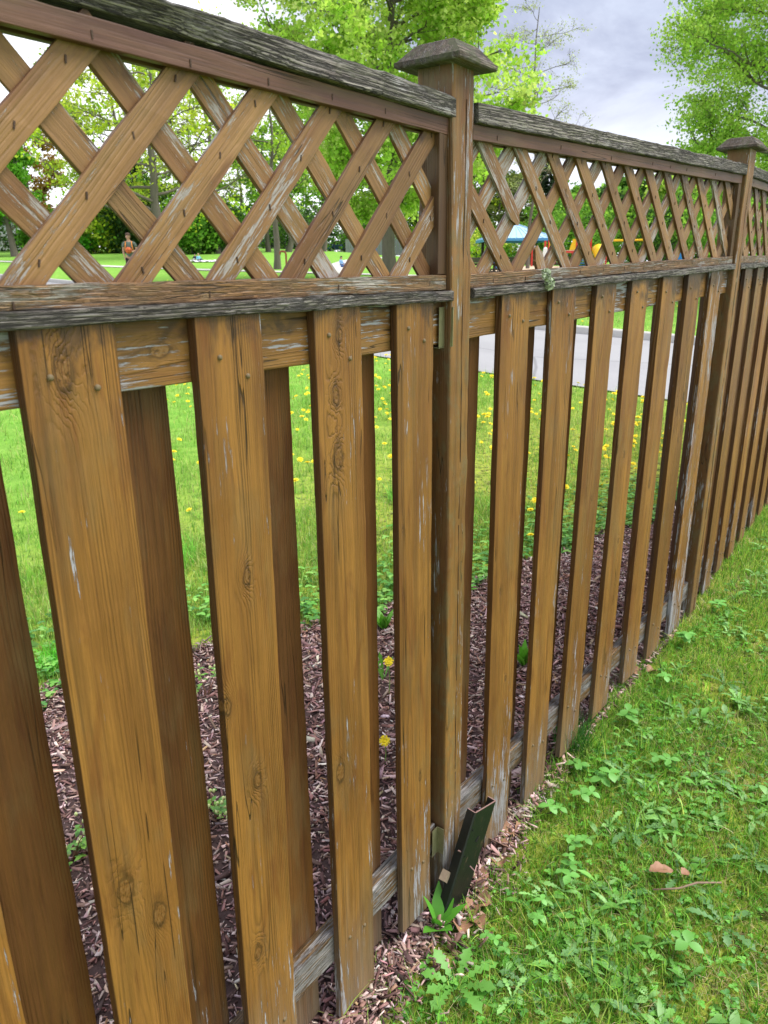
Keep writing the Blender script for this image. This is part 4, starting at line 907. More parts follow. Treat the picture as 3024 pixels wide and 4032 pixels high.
def bush(name, x, y, w, d, h, label, cols, n=3500, leaf=.12, group=None, stems=10, z=None):
    r2 = np.random.default_rng(int(abs(x * 37 + y * 11) * 10) + 3); z0 = g(x, y) if z is None else z; t = thing(name, (x, y, z0), label, 'bush', group); segs = []
    for k in range(stems):
        a = Vector((r2.uniform(-w, w) * .25, r2.uniform(-d, d) * .25, 0)); b = Vector((a.x * 2.2, a.y * 2.2, h * r2.uniform(.6, .95))); segs.append((curve(a, b, 5, 0, .12), [.05, .045, .035, .025, .015, .008], 4))
    o = bpy.data.objects.new('stems', tubes_mesh('stems', segs, M['bark'])); link(o, t, WM[t].copy())
    nc = max(30, n // 24); cc = r2.normal(0, 1, (nc, 3)); cc /= np.linalg.norm(cc, axis=1)[:, None]; cc *= r2.uniform(.45, 1, (nc, 1)) ** .5
    cc = cc * np.array([w / 2, d / 2, h / 2]) + np.array([0, 0, h * .52]); n = nc * 24; c = np.repeat(cc, 24, 0) + r2.normal(0, 1, (n, 3)) * min(w, h) * .085; c[:, 2] = np.maximum(c[:, 2], .03)
    tint = np.repeat(np.array(cols)[r2.integers(0, len(cols), nc)] * r2.normal(1, .2, (nc, 1)), 24, 0) * (1 + r2.normal(0, .15, (n, 1)))
    nr = r2.normal(0, 1, (n, 3)) + [0, 0, .5]; nr /= np.linalg.norm(nr, axis=1)[:, None]; u = np.cross(nr, r2.normal(0, 1, (n, 3))); u /= np.linalg.norm(u, axis=1)[:, None]; v = np.cross(nr, u); s = leaf * r2.uniform(.6, 1.3, (n, 1))
    V = np.stack([c - u * s * .5, c + v * s * .4, c + u * s * .55, c - v * s * .4], 1).reshape(-1, 3)
    o = bpy.data.objects.new('foliage', mesh_np('foliage', V, (np.arange(n) * 4)[:, None] + np.arange(4)[None], mats=M['leaf'], tint=np.repeat(np.clip(tint, .003, .9), 4, 0))); link(o, t, WM[t].copy()); return t
def at(u, v, d):      # a point at depth d along the viewing ray of a photo coordinate, used to place far things
    p = CP + (FWD + RIG * ((u - 1512) / 2927.95) - UPV * ((v - 2016) / 2927.95)) * d; return p.x, p.y
LIME = [(.38, .58, .09), (.47, .64, .14), (.31, .52, .07), (.54, .66, .20)]
YEL = [(.36, .50, .03), (.44, .55, .05), (.26, .43, .03), (.5, .57, .10)]
MID = [(.16, .36, .045), (.24, .46, .06), (.12, .28, .035)]
DARK = [(.03, .075, .02), (.045, .10, .025), (.06, .13, .03)]
tree('maple_tree', 23.72, 16.11, 13.5, 2.4, 4.6, 'large bright green maple with a thick trunk behind the nearest post', LIME, leaf=.15, limbs=40, subs=10, twigs=7, per=19, spread=.26, tr=.24)
x, y = at(3035, 1000, 19); tree('maple_tree', x, y, 9.4, 1.9, 2.9, 'bright green maple at the right edge of the photo, above the fence', [(.34, .53, .09), (.42, .58, .13), (.27, .47, .07)], leaf=.08, limbs=34, subs=10, twigs=7, per=16, spread=.22, tr=.12)
x, y = at(640, 1000, 52); tree('spreading_tree', x, y, 14., 2.0, 7., 'wide yellow green tree with dark spreading limbs behind the left lattice', YEL, leaf=.24, limbs=26, subs=8, twigs=5, per=6, spread=.4, tr=.36, dens=.6)
x, y = at(60, 1008, 59); tree('small_tree', x, y, 9.5, 2.6, 3.2, 'mid green tree with a slanting grey trunk at the left edge of the photo', [(.10, .30, .02), (.14, .36, .03)], leaf=.25, limbs=20, subs=6, twigs=5, per=14, spread=.4, tr=.25, lean=(-.6, .8))
x, y = at(1092, 1060, 36.6); tree('slender_tree', x, y, 8, 2.6, 2.2, 'slender grey trunked tree on the lawn left of the large maple', [(.25, .42, .04), (.3, .46, .05)], leaf=.13, limbs=14, subs=5, twigs=4, per=5, spread=.3, tr=.15)
x, y = at(2080, 1000, 44); tree('budding_tree', x, y, 14.5, 4, 2.6, 'thin almost bare tree with sparse pale buds right of the maple crown', [(.38, .44, .22), (.30, .36, .18)], leaf=.09, limbs=26, subs=7, twigs=5, per=4, spread=.25, tr=.08, dens=.6)
x, y = at(500, 1000, 66); tree('tall_tree', x, y, 16.5, 3, 6., 'tall airy yellow green tree rising behind the left lattice', [(.34, .46, .05), (.27, .40, .04)], leaf=.3, limbs=22, subs=7, twigs=5, per=7, spread=.45, tr=.28, dens=.6)
x, y = at(860, 1000, 62); tree('tall_tree', x, y, 16.5, 3, 5.5, 'nearly bare tall tree with thin upright limbs left of the maple', [(.38, .46, .12), (.30, .40, .08)], leaf=.2, limbs=28, subs=8, twigs=5, per=3, spread=.4, tr=.24, dens=.6)
x, y = at(150, 1000, 72); tree('copper_tree', x, y, 11.5, 3, 3.5, 'small copper leaved tree far behind the left lattice', [(.22, .12, .03), (.30, .20, .04)], leaf=.3, limbs=16, subs=6, twigs=4, per=8, spread=.4, tr=.2)
x, y = at(-140, 1000, 60); tree('small_tree', x, y, 8.5, 2, 4., 'green tree just outside the left edge of the photo', MID, leaf=.28, limbs=18, subs=6, twigs=5, per=12, spread=.4, tr=.25)
for i, (u_, v_, d_, tr_, H_, lab) in enumerate([(1058, 993, 66, .2, 10, 'far'), (1134, 995, 66, .24, 11, 'far'), (1275, 990, 72, .2, 11, 'far'), (960, 985, 78, .2, 12, 'far')]):
    x, y = at(u_, 1000, d_); tree('park_tree', x, y, H_, 2.7, 3., ['distant tree behind the left edge of the slender tree', 'distant grey trunk just right of the slender tree', 'distant tree left of the maple, nearest to it', 'distant tree left of the slender tree, by the hedge end'][i], [(.16, .33, .04), (.22, .38, .05)], leaf=.28, limbs=12, subs=5, twigs=4, per=7, spread=.4, tr=tr_, group='distant trees by the parked cars')
# hedge and thickets at the far side of the lawn
for i, (u_, d_, w_, h_, n_, cols, lab) in enumerate([(200, 66, 5, 3.4, 5000, MID, 'green thicket at the far left of the lawn'), (300, 64, 3.2, 1.8, 2600, [(.08, .3, .02), (.12, .36, .03)], 'low bright bush right of the left thicket'), (400, 66, 5.5, 4.2, 5200, MID + YEL, 'tangle of bare stems and fresh leaves behind the ball player'),
        (520, 67, 6, 5, 5200, DARK, 'dark evergreen bush behind the ball player'), (620, 68, 6, 6, 4200, DARK + MID, 'dark thicket under the spreading tree'), (790, 62, 5.5, 4.4, 6800, MID, 'dense green hedge end behind the picnic blanket'), (880, 63, 4.5, 3.8, 5200, MID + DARK, 'right end of the dense hedge behind the blanket'),
        (30, 76, 9, 5, 3200, DARK, 'dark bush behind the small left tree'), (1000, 95, 12, 5, 3500, DARK + MID, 'distant bushes behind the parked cars'), (1300, 98, 14, 6, 3800, DARK + MID, 'distant bushes beyond the large maple'), (1500, 95, 10, 5, 3000, MID, 'distant bush right of the maple trunk'), (1180, 100, 12, 6, 3500, DARK, 'dark distant bush behind the slender tree')]):
    x, y = at(u_, 1000, d_); bush('bush', x, y, w_, w_ * .8, h_, lab, cols, n_, .22 + d_ * .0012, stems=9)
for i, (u_, d_, w_, h_, n_, cols, lab) in enumerate([(1880, 74, 9, 3.2, 4200, MID + YEL, 'bush behind the left posts of the gazebo'), (2060, 76, 10, 3.6, 4200, MID, 'bush behind the right half of the gazebo'), (2300, 70, 9, 5, 5200, MID, 'tall bush behind the playground deck'), (2480, 62, 8, 5, 5200, MID, 'tall bush behind the yellow monkey bar'),
        (2680, 56, 8, 5, 5200, MID + DARK, 'green bush behind the blue board'), (2880, 50, 8, 5, 5200, MID, 'green bush left of the second post'), (3100, 40, 8, 5.5, 5200, MID, 'green bush right of the second post'), (3350, 36, 8, 5.5, 3200, MID, 'green bush outside the right edge')]):
    x, y = at(u_, 1040, d_); bush('bush', x, y, w_, w_ * .8, h_, lab, cols, n_, .26, stems=9)
for i, (u_, d_, H_, w_, cols, lab) in enumerate([(1800, 90, 14, 6, DARK + YEL, 'olive tree behind the nearest post'), (1960, 86, 10, 5.5, [(.12, .17, .05), (.2, .24, .07)], 'brownish olive tree above the gazebo'), (2260, 78, 7.5, 4.5, MID, 'green tree behind the broken lattice slat'), (2420, 74, 8, 5, MID, 'green tree above the playground'), (2600, 66, 7.6, 5, MID + DARK, 'green tree right of the playground'),
        (2740, 60, 8., 4.5, LIME, 'lime green tree behind the far end of the middle lattice'), (1650, 95, 13, 6, MID, 'green tree far behind the nearest post')]):
    x, y = at(u_, 1040, d_); tree('background_tree', x, y, H_, 1.6, w_, lab, cols, leaf=.36, limbs=20, subs=6, twigs=5, per=11, spread=.5, tr=.22)
def conifer(u_, d_, H, r, lab):
    x, y = at(u_, 1040, d_); z0 = g(x, y); t = thing('spruce_tree', (x, y, z0), lab, 'tree'); mb = MB(); mb.tube([(0, 0, 0), (0, 0, H * .5), (0, 0, H)], [.22, .12, .02], 8); mb.build('trunk', M['darkbark'], t, WM[t].copy(), True)
    r2 = np.random.default_rng(5); n = 9000; h = r2.uniform(0, 1, n) ** 1.3; lay = np.floor(h * 26) / 26; rr = r * (1 - lay) * r2.uniform(.15, 1, n) ** .6; a = np.round(r2.uniform(0, math.tau, n) / (math.tau / 9)) * (math.tau / 9) + lay * 40 + r2.normal(0, .12, n)
    c = np.stack([rr * np.cos(a), rr * np.sin(a), 1 + (H - 1) * lay + .15 - rr * .18 + r2.normal(0, .07, n)], -1); u = np.stack([np.cos(a), np.sin(a), r2.normal(-.2, .3, n)], -1); v = np.stack([-np.sin(a), np.cos(a), r2.normal(0, .5, n)], -1)
    V = np.stack([c - u * .2, c + v * .1, c + u * .3, c - v * .1], 1).reshape(-1, 3); o = bpy.data.objects.new('crown', mesh_np('crown', V, (np.arange(n) * 4)[:, None] + np.arange(4)[None], mats=M['leaf'], tint=np.repeat(np.array([(.05, .085, .045)]) * r2.normal(1, .2, (n, 1)), 4, 0))); link(o, t, WM[t].copy())
conifer(2150, 80, 12.5, 3., 'dark pointed spruce above the right half of the gazebo')
conifer(560, 74, 11, 3., 'dark spruce behind the wide yellow green tree')

# ------------------------------------------------------------------ far buildings, cars, park furniture
P_ = {}
def pm(n, col, rough=.6, var=.08, sc=4, metal=0.):
    if n not in P_: P_[n] = plain(n, col, rough, var, sc, metal)
    return P_[n]
def face(x, y): d = Vector((CP.x - x, CP.y - y)).normalized(); return math.atan2(d.x, -d.y)      # heading that turns local -y to the viewer
def house(u_, d_, w, h, dp, col, label, roofc=(.12, .11, .11), rz=.3, nw=3, gable=True):
    x, y = at(u_, 1000, d_); t = thing('house', (x, y, g(x, y)), label, 'house', rz=face(x, y) + rz); W = WM[t]
    mb = MB(); mb.box((0, 0, h / 2), (w, dp, h)); wl = mb.build('wall', pm('siding_' + label[:9].replace(' ', '_'), col, .8), t, W.copy())
    mb = MB(); o_ = .35; mb.prism([(-w / 2 - o_, h), (w / 2 + o_, h), (0, h + w * .22)], -dp / 2 - o_, dp / 2 + o_); mb.build('roof', pm('roof_shingle_' + label[:9].replace(' ', '_'), roofc, .9), t, W.copy())
    for i in range(nw):
        xx = (i + .5) / nw * w - w / 2; mb = MB(); mb.box((xx, -dp / 2 - .03, h * .55), (w / nw * .5, .08, h * .4)); f = mb.build('window', pm('white_frame', (.7, .7, .7)), t, W.copy())
        mb = MB(); mb.box((xx, -dp / 2 - .08, h * .55), (w / nw * .42, .04, h * .33)); mb.build('pane', pm('window_glass', (.04, .05, .07), .15), f, W.copy())
house(1150, 112, 9, 3.6, 7, (.55, .54, .50), 'pale house far behind the parked cars')
house(1500, 125, 12, 3.4, 8, (.45, .42, .38), 'beige house far beyond the large maple', nw=4)
house(15, 96, 8, 3.6, 6, (.22, .23, .26), 'grey shed at the left edge behind the small tree', nw=2)
house(752, 92, 3.6, 2.0, 3, (.42, .035, .03), 'small red shed seen left of the dense hedge', (.6, .6, .6), nw=1)
house(1860, 118, 12, 3.2, 8, (.42, .38, .33), 'tan house far behind the gazebo', (.2, .12, .1), nw=4)
def far_fence(u_, d_, n, col, label, h=1.8):
    x, y = at(u_, 1000, d_); t = thing('board_fence', (x, y, g(x, y)), label, 'fence', rz=face(x, y)); W = WM[t]
    mb = MB()
    for i in range(n): mb.box(((i - n / 2) * .31, 0, h / 2 + random.uniform(-.03, .03)), (.28, .04, h))
    mb.build('board_row', pm('grey_fence', col, .85, .2), t, W.copy()); mb = MB()
    for z in (h * .25, h * .8): mb.box((0, .05, z), (n * .31, .05, .1))
    mb.build('rail', pm('grey_fence', col, .85, .2), t, W.copy())
far_fence(1500, 88, 26, (.25, .25, .27), 'grey board fence behind the large maple')
far_fence(20, 84, 16, (.22, .22, .25), 'grey board fence at the left edge')
def car(u_, d_, col, label, rz=.2):
    x, y = at(u_, 1000, d_); t = thing('parked_car', (x, y, g(x, y)), label, 'car', 'cars parked beyond the lawn', face(x, y) + rz); W = WM[t]
    def prof(pts, w0, name, m, inset=0):
        mb = MB(); n = len(pts); mb.prism(pts, -w0 / 2, w0 / 2); o = mb.build(name, m, t, W.copy()); o.modifiers.new('bevel', 'BEVEL').width = .06; return o
    prof([(-2.2, .35), (2.2, .35), (2.25, .7), (2.1, .86), (1.1, .95), (.95, .97), (-1.5, .98), (-2.15, .9), (-2.25, .6)], 1.75, 'body', pm('car_paint_' + label.split()[0], col, .3))
    prof([(-1.6, .97), (1.05, .97), (.35, 1.42), (-1.05, 1.44)], 1.5, 'window', pm('window_glass', (.04, .05, .07), .15)); prof([(-1.05, 1.43), (.35, 1.41), (.25, 1.47), (-.95, 1.48)], 1.45, 'roof', pm('car_paint_' + label.split()[0], col, .3))
    for sx in (-1.35, 1.35):
        for sy in (-.8, .8):
            mb = MB(); mb.tube([(sx, sy - .1, .32), (sx, sy + .1, .32)], .32, 14); w_ = mb.build('wheel', pm('tyre', (.015, .015, .015), .8), t, W.copy()); mb = MB(); mb.tube([(sx, sy - .115, .32), (sx, sy + .115, .32)], .18, 10); mb.build('rim', pm('rim_metal', (.4, .4, .42), .3, metal=.8), w_, W.copy())
for a in ((1035, 106, (.02, .03, .08), 'dark blue car parked beyond the lawn, furthest left of the row'), (1085, 104, (.03, .03, .035), 'black car parked just right of the dark blue one'), (1118, 108, (.55, .56, .58), 'white car parked behind the slender tree'), (1165, 106, (.12, .22, .45), 'light blue car parked right of the slender tree'),
          (1340, 102, (.03, .10, .38), 'bright blue car parked left of the large maple trunk'), (1405, 104, (.05, .05, .055), 'charcoal car parked close to the large maple trunk'), (1448, 106, (.6, .6, .6), 'pale car partly hidden by the large maple')): car(*a)
def post_thing(name, x, y, h, r, col, label, cat, extra=None):
    mb = MB(); mb.tube([(0, 0, -.1), (0, 0, h)], r, 8)
    if extra: extra(mb)
    o = mb.build(name, pm(name + '_paint', col, .5), None, Matrix.Translation((x, y, g(x, y))) @ Matrix.Rotation(face(x, y), 4, 'Z')); tag(o, label, cat); return o
post_thing('bent_pipe', 24.63, 22.31, .86, .04, (.30, .07, .04), 'rusty red pipe bent over at the top, standing on the lawn', 'pipe', lambda mb: mb.tube([(0, 0, .86), (-.05, 0, .93), (-.15, 0, .95), (-.24, 0, .93), (-.25, 0, .82)], .04, 8))
x, y = at(1478, 1010, 46); post_thing('blue_post', x, y, 1.2, .08, (.02, .12, .5), 'short blue post beside the path left of the maple trunk', 'post')

def zat(v, d): return CP.z + (FWD.z - UPV.z * ((v - 2016) / 2927.95)) * d
# gazebo
x, y = at(2028, 950, 58); zg = g(x, y); R0 = face(x, y) + .25
t = thing('gazebo', (x, y, zg), 'open gazebo with a low light blue metal hip roof on dark posts', 'gazebo', rz=R0); W = WM[t]; he = zat(951, 58) - zg; ha = zat(889, 58) - zg
mb = MB(); n = 4; hw = 2.55
V = []
for k in range(4): sx, sy = ((-1, -1), (1, -1), (1, 1), (-1, 1))[k]; V.append((sx * hw, sy * hw, he + .05))
V.append((0, 0, ha)); mb.add(V, [(0, 1, 4), (1, 2, 4), (2, 3, 4), (3, 0, 4), (3, 2, 1, 0)])
for k in range(4):
    a, b = Vector(V[k]), Vector(V[4]); mb.bar(a, b + Vector((0, 0, .02)), .1)
    c = Vector(V[(k + 1) % 4])
    for i in range(1, 10):
        p = a.lerp(c, i / 10); tt = 1 - abs(i / 5 - 1); q_ = p.lerp(Vector((0, 0, ha)), tt * .98); mb.bar(p + Vector((0, 0, .02)), q_ + Vector((0, 0, .02)), .035)
mb.build('roof', pm('blue_roof', (.34, .52, .72), .45), t, W.copy())
mb = MB()
for k in range(4):
    a, b = Vector(V[k]), Vector(V[(k + 1) % 4]); d = (b - a).normalized() * .06; mb.bar(a - Vector((0, 0, .08)) - d * 0, b - Vector((0, 0, .08)), .1, .2)
mb.build('fascia', pm('blue_fascia', (.06, .25, .52), .5), t, W.copy())
for sx, sy in ((-1, -1), (1, -1), (1, 1), (-1, 1)):
    mb = MB(); mb.box((sx * 2.1, sy * 2.1, he / 2 - .5), (.2, .2, he + 1)); mb.build('post', pm('brown_post', (.03, .022, .02), .8), t, W.copy())
x, y = at(2010, 1046, 62); t = thing('low_wall', (x, y, g(x, y)), 'low dark timber wall behind the picnic tables', 'wall', rz=face(x, y)); mb = MB()
for z in (.1, .32, .54): mb.box((0, 0, z), (9.5, .2, .2))
mb.build('timber_course', pm('dark_timber', (.10, .075, .07), .85), t, WM[t].copy())
for i, (u_, lab) in enumerate(((1905, 'dark picnic table in front of the gazebo, left of the two'), (1985, 'dark picnic table in front of the gazebo, right of the two'))):
    x, y = at(u_, 1070, 36); t = thing('picnic_table', (x, y, g(x, y) - .3), lab, 'picnic table', 'picnic tables by the gazebo', face(x, y)); W = WM[t]; m = pm('table_wood', (.05, .028, .022), .7)
    mb = MB(); [mb.box((0, yy, .68), (1.25, .13, .045)) for yy in (-.3, -.15, 0, .15, .3)]; mb.build('table_top', m, t, W.copy())
    for s_ in (-1, 1):
        mb = MB(); [mb.box((0, s_ * .65 + q_, .42), (1.25, .12, .045)) for q_ in (-.065, .065)]; mb.build('bench', m, t, W.copy())
        mb = MB(); mb.bar((s_ * .5, -.55, 0), (s_ * .5, -.15, .66), .09, .05); mb.bar((s_ * .5, .55, 0), (s_ * .5, .15, .66), .09, .05); mb.box((s_ * .5, 0, .38), (.05, 1.4, .09)); mb.bar((s_ * .5, -.1, .62), (s_ * .1, 0, .64), .06); mb.bar((s_ * .58, -.2, 0), (s_ * .1, -.2, .64), .06); mb.build('leg', m, t, W.copy())
# playground: everything measured in metres at its own distance
D0 = 54; k_ = D0 / 2927.95
x0, y0 = at(2240, 1000, D0); zp = g(x0, y0); rzp = face(x0, y0); T0 = Matrix.Translation((x0, y0, 0)) @ Matrix.Rotation(rzp, 4, 'Z')
def pl(u, v, dep=0.): return Vector(((u - 2240) * k_ * 1.02, dep, zat(v, D0)))
RED, YEL_, BLU = pm('red_paint', (.55, .035, .03), .4), pm('yellow_paint', (.80, .50, .01), .4), pm('blue_paint', (.02, .13, .30), .4)
t = thing('play_structure', (x0, y0, zp), 'playground climbing frame with red posts, yellow panels and a blue ladder', 'playground', rz=0.); 
gz_ = zp - .4
for u_, vt, dp_ in ((2097, 957, 1.2), (2149, 955, -.4), (2162, 935, .5), (2268, 935, -.5), (2255, 955, .9), (2320, 938, .6), (2310, 960, -.6)):
    a = pl(u_, vt, dp_); mb = MB(); mb.tube([(a.x, a.y, gz_), tuple(a)], .075, 8); mb.build('post', RED, t, T0.copy())
def quad_panel(name, pts, dep, m, th=.05):
    mb = MB(); mb.prism([(pl(u, v).x, pl(u, v).z) for u, v in pts], dep, dep + th); return mb.build(name, m, t, T0.copy())
quad_panel('deck', [(2155, 1003), (2275, 1003), (2275, 996), (2155, 996)], -.5, RED, 1.2); quad_panel('deck', [(2155, 995.5), (2275, 995.5), (2275, 993), (2155, 993)], -.5, pm('deck_tan', (.62, .42, .30)), 1.2)
mb = MB()
for i in range(11): a = pl(2166 + i * 3.9, 957); b = pl(2166 + i * 3.9, 992); mb.bar((a.x, -.4, a.z), (b.x, -.4, b.z), .045)
for v in (956, 992): a = pl(2164, v); b = pl(2208, v); mb.bar((a.x, -.4, a.z), (b.x, -.4, b.z), .06)
mb.build('yellow_railing', YEL_, t, T0.copy())
quad_panel('yellow_panel', [(2240, 993), (2268, 993), (2268, 950), (2252, 950)], -.45, YEL_); quad_panel('yellow_panel', [(2282, 996), (2308, 996), (2308, 962), (2282, 952)], .4, pm('amber_panel', (.80, .46, .08)))
mb = MB()
for i in range(6): a = pl(2280, 1000 + i * 11); b = pl(2306, 1000 + i * 11); mb.bar((a.x, -.6 - i * .05, a.z), (b.x, -.6 - i * .05, b.z), .09)
for u_ in (2279, 2307): a = pl(u_, 996); b = pl(u_, 1062); mb.bar((a.x, -.55, a.z), (b.x, -.9, b.z), .07)
mb.build('ladder', BLU, t, T0.copy())
mb = MB(); pts = [pl(2345, 988), pl(2350, 1005), pl(2351, 1030), pl(2356, 1060)]; mb.tube([(p.x, -.5 - i * .3, p.z) for i, p in enumerate(pts)], [.42, .38, .24, .22], 10); mb.build('slide', YEL_, t, T0.copy(), True)
mb = MB(); a = pl(2178, 1036); mb.lathe([(.002, .28), (.2, .2), (.28, 0), (.2, -.2), (.002, -.28)], 12, (a.x, -.7, a.z)); mb.build('play_drum', pm('pink_red', (.60, .08, .10), .5), t, T0.copy(), True)
x, y = at(2150, 1030, 46); zb_ = g(x, y); h_ = zat(986, 46) - zb_ + .3
mb = MB(); mb.prism([(-.36, 0), (.26, 0), (.04, h_), (-.2, h_)], -.25, .25); mb.lathe([(.001, h_ + .1), (.10, h_ + .06), (.12, h_ - .05)], 10, (-.08, 0, 0)); o = mb.build('white_cone', pm('white_plastic', (.80, .81, .83), .5), None, Matrix.Translation((x, y, zb_ - .3)) @ Matrix.Rotation(face(x, y), 4, 'Z')); tag(o, 'tall white tapered playground panel left of the yellow railing', 'play panel')
t = thing('monkey_bars', (x0 + .5, y0, zp), 'red and yellow overhead bars at the right side of the playground', 'playground')
for u_, vt, dp_ in ((2366, 956, -.3), (2381, 956, .9), (2515, 956, .2), (2520, 970, .9)):
    a = pl(u_, vt, dp_); mb = MB(); mb.tube([(a.x, a.y, gz_), tuple(a)], .07, 8); mb.build('post', RED, t, T0.copy())
mb = MB()
for dp_ in (-.2, .8): a = pl(2366, 957); b = pl(2518, 957); mb.tube([(a.x, dp_, a.z), (b.x, dp_, b.z)], .055, 8)
mb.build('overhead_bar', YEL_, t, T0.copy())
mb = MB()
for i in range(7): a = pl(2368, 975 + i * 11); b = pl(2380, 978 + i * 11); mb.bar((a.x, -.2, a.z), (b.x, .8, b.z), .05)
mb.build('rung', pm('grey_bar', (.3, .3, .32), .5), t, T0.copy())
x, y = at(2678, 1020, 48); zb_ = g(x, y); mb = MB(); a0 = zat(998, 48) - zb_; a1 = zat(1034, 48) - zb_; mb.prism([(-.36, a0), (.3, a0), (.22, a1), (-.26, a1)], -.05, .05); mb.box((0, 0, a1 / 2), (.1, .08, a1)); o = mb.build('blue_board', pm('bright_blue', (.02, .22, .72), .4), None, Matrix.Translation((x, y, zb_)) @ Matrix.Rotation(face(x, y), 4, 'Z')); tag(o, 'bright blue play board at the right end of the playground', 'play board')

# ------------------------------------------------------------------ people
SKIN = pm('skin', (.50, .29, .20), .6)
def skinned(name, J, E_, m, parent, W, sub=1, root=0):
    names = list(J); me = bpy.data.meshes.new(name); me.from_pydata([J[k][0] for k in names], [(names.index(a), names.index(b)) for a, b in E_], [])
    o = bpy.data.objects.new(name, me); me.materials.append(m); link(o, parent, W); o.modifiers.new('skin', 'SKIN').use_smooth_shade = True
    for i, k in enumerate(names): r = J[k][1]; me.skin_vertices[0].data[i].radius = r if isinstance(r, tuple) else (r, r); me.skin_vertices[0].data[i].use_root = (i == root)
    s_ = o.modifiers.new('subdiv', 'SUBSURF'); s_.levels = sub; s_.render_levels = sub; return o
def hand(J, E_, w, sd, d):
    w0 = Vector(J[w][0]); d = Vector(d).normalized(); side = Vector((0, -1, 0)) if abs(d.y) < .8 else Vector((0, 0, 1)); pk = w + 'palm'; J[pk] = (tuple(w0 + d * .055), .022); E_.append((w, pk))
    for i, (ln, off) in enumerate(((.062, -.028), (.072, -.010), (.068, .010), (.052, .027))):
        a = w0 + d * .088 + side * off; b = a + d * ln * .5; c = a + d * ln + Vector((-.012 * sd, 0, -.004)); 
        for nm, p, r in ((pk + 'a%d' % i, a, .0085), (pk + 'b%d' % i, b, .008), (pk + 'c%d' % i, c, .007)): J[nm] = (tuple(p), r)
        E_ += [(pk, pk + 'a%d' % i), (pk + 'a%d' % i, pk + 'b%d' % i), (pk + 'b%d' % i, pk + 'c%d' % i)]
    J[pk + 't'] = (tuple(w0 + d * .05 + side * -.045), .009); E_.append((pk, pk + 't'))
def head_parts(t, W, hc, hair, yaw=0., hat=None, s=1., long=False):
    R = W @ Matrix.Translation(hc) @ Matrix.Rotation(yaw, 4, 'Z') @ Matrix.Scale(s, 4)
    # head with a face: its own features are children of the head of hair's owner
    mb = MB(); prof = [(.001, .125), (.045, .115), (.075, .085), (.088, .045), (.09, .0)]
    n = 14; V = []
    for r, z in prof:
        for k in range(n):
            a = k * math.tau / n; fr = max(0, -math.sin(a)); V.append((r * 1.0 * math.cos(a), r * 1.15 * math.sin(a) + .012, z + .01 + (fr * .03 if z < .05 else 0)))
    F = [(i * n + k, (i + 1) * n + k, (i + 1) * n + (k + 1) % n, i * n + (k + 1) % n) for i in range(len(prof) - 1) for k in range(n)]; mb.add(V, F)
    if long or not hat: mb.box((0, .065, -.03), (.13, .06, .12 if not long else .26), taper=.9)
    mb.build('hair', hair, t, R, True)
    for sx in (-1, 1):
        mb = MB(); mb.lathe([(.001, .008), (.011, .004), (.012, 0), (.011, -.004), (.001, -.008)], 8, (sx * .032, -.092, .005)); mb.build('eye', pm('eye_dark', (.03, .02, .02), .3), t, R)
    mb = MB(); mb.box((0, -.092, -.055), (.05, .01, .012)); mb.build('mouth', pm('lips', (.35, .10, .09), .5), t, R)
    if hat: mb = MB(); mb.lathe([(.001, .15), (.06, .145), (.092, .10), (.098, .04), (.16, .03), (.16, .022), (.095, .022)], 16); mb.build('hat', hat, t, R, True)
def headJ(J, E_, neck, hc):
    x_, y_, z_ = hc; J['jaw'] = ((x_, y_ - .02, z_ - .075), .052); J['mid'] = ((x_, y_ + .0, z_), (.078, .09)); J['crown'] = ((x_, y_ + .01, z_ + .075), .066)
    J['nose'] = ((x_, y_ - .104, z_ - .02), .012); J['ear_a'] = ((x_ - .088, y_ + .01, z_ - .01), .014); J['ear_b'] = ((x_ + .088, y_ + .01, z_ - .01), .014)
    E_ += [(neck, 'jaw'), ('jaw', 'mid'), ('mid', 'crown'), ('mid', 'nose'), ('mid', 'ear_a'), ('mid', 'ear_b')]
# the ball player
mx_, my_ = 18.28, 24.34; S_ = .985
t = thing('person', (mx_, my_, g(mx_, my_)), 'standing person in a grey green t-shirt with orange straps, holding a basketball', 'person', rz=face(mx_, my_) - .15); W = WM[t] @ Matrix.Scale(S_, 4)
J = {'pelvis': ((0, 0, .93), (.135, .10)), 'waist': ((0, 0, 1.08), (.13, .095)), 'chest': ((0, 0, 1.30), (.155, .11)), 'neck0': ((0, .01, 1.43), .07), 'neck': ((0, .0, 1.50), .052),
     'sl': ((.175, .01, 1.40), .055), 'el': ((.27, .02, 1.15), .042), 'wl': ((.10, -.20, 1.08), .028), 'sr': ((-.175, .01, 1.40), .055), 'er': ((-.245, .04, 1.13), .042), 'wr': ((-.20, -.03, .90), .028),
     'hl': ((.09, 0, .87), .085), 'kl': ((.10, -.02, .49), .056), 'al': ((.10, .02, .09), .038), 'tl': ((.11, -.13, .04), .035), 'hr': ((-.09, 0, .87), .085), 'kr': ((-.10, -.03, .49), .056), 'ar': ((-.11, .02, .09), .038), 'tr': ((-.13, -.13, .04), .035)}
E_ = [('pelvis', 'waist'), ('waist', 'chest'), ('chest', 'neck0'), ('neck0', 'neck'), ('neck0', 'sl'), ('sl', 'el'), ('el', 'wl'), ('neck0', 'sr'), ('sr', 'er'), ('er', 'wr'), ('pelvis', 'hl'), ('hl', 'kl'), ('kl', 'al'), ('al', 'tl'), ('pelvis', 'hr'), ('hr', 'kr'), ('kr', 'ar'), ('ar', 'tr')]
headJ(J, E_, 'neck', (-.01, -.02, 1.65)); hand(J, E_, 'wl', 1, (-.85, -.25, .25)); hand(J, E_, 'wr', -1, (.15, -.25, -1)); skinned('body', J, E_, SKIN, t, W, 2)
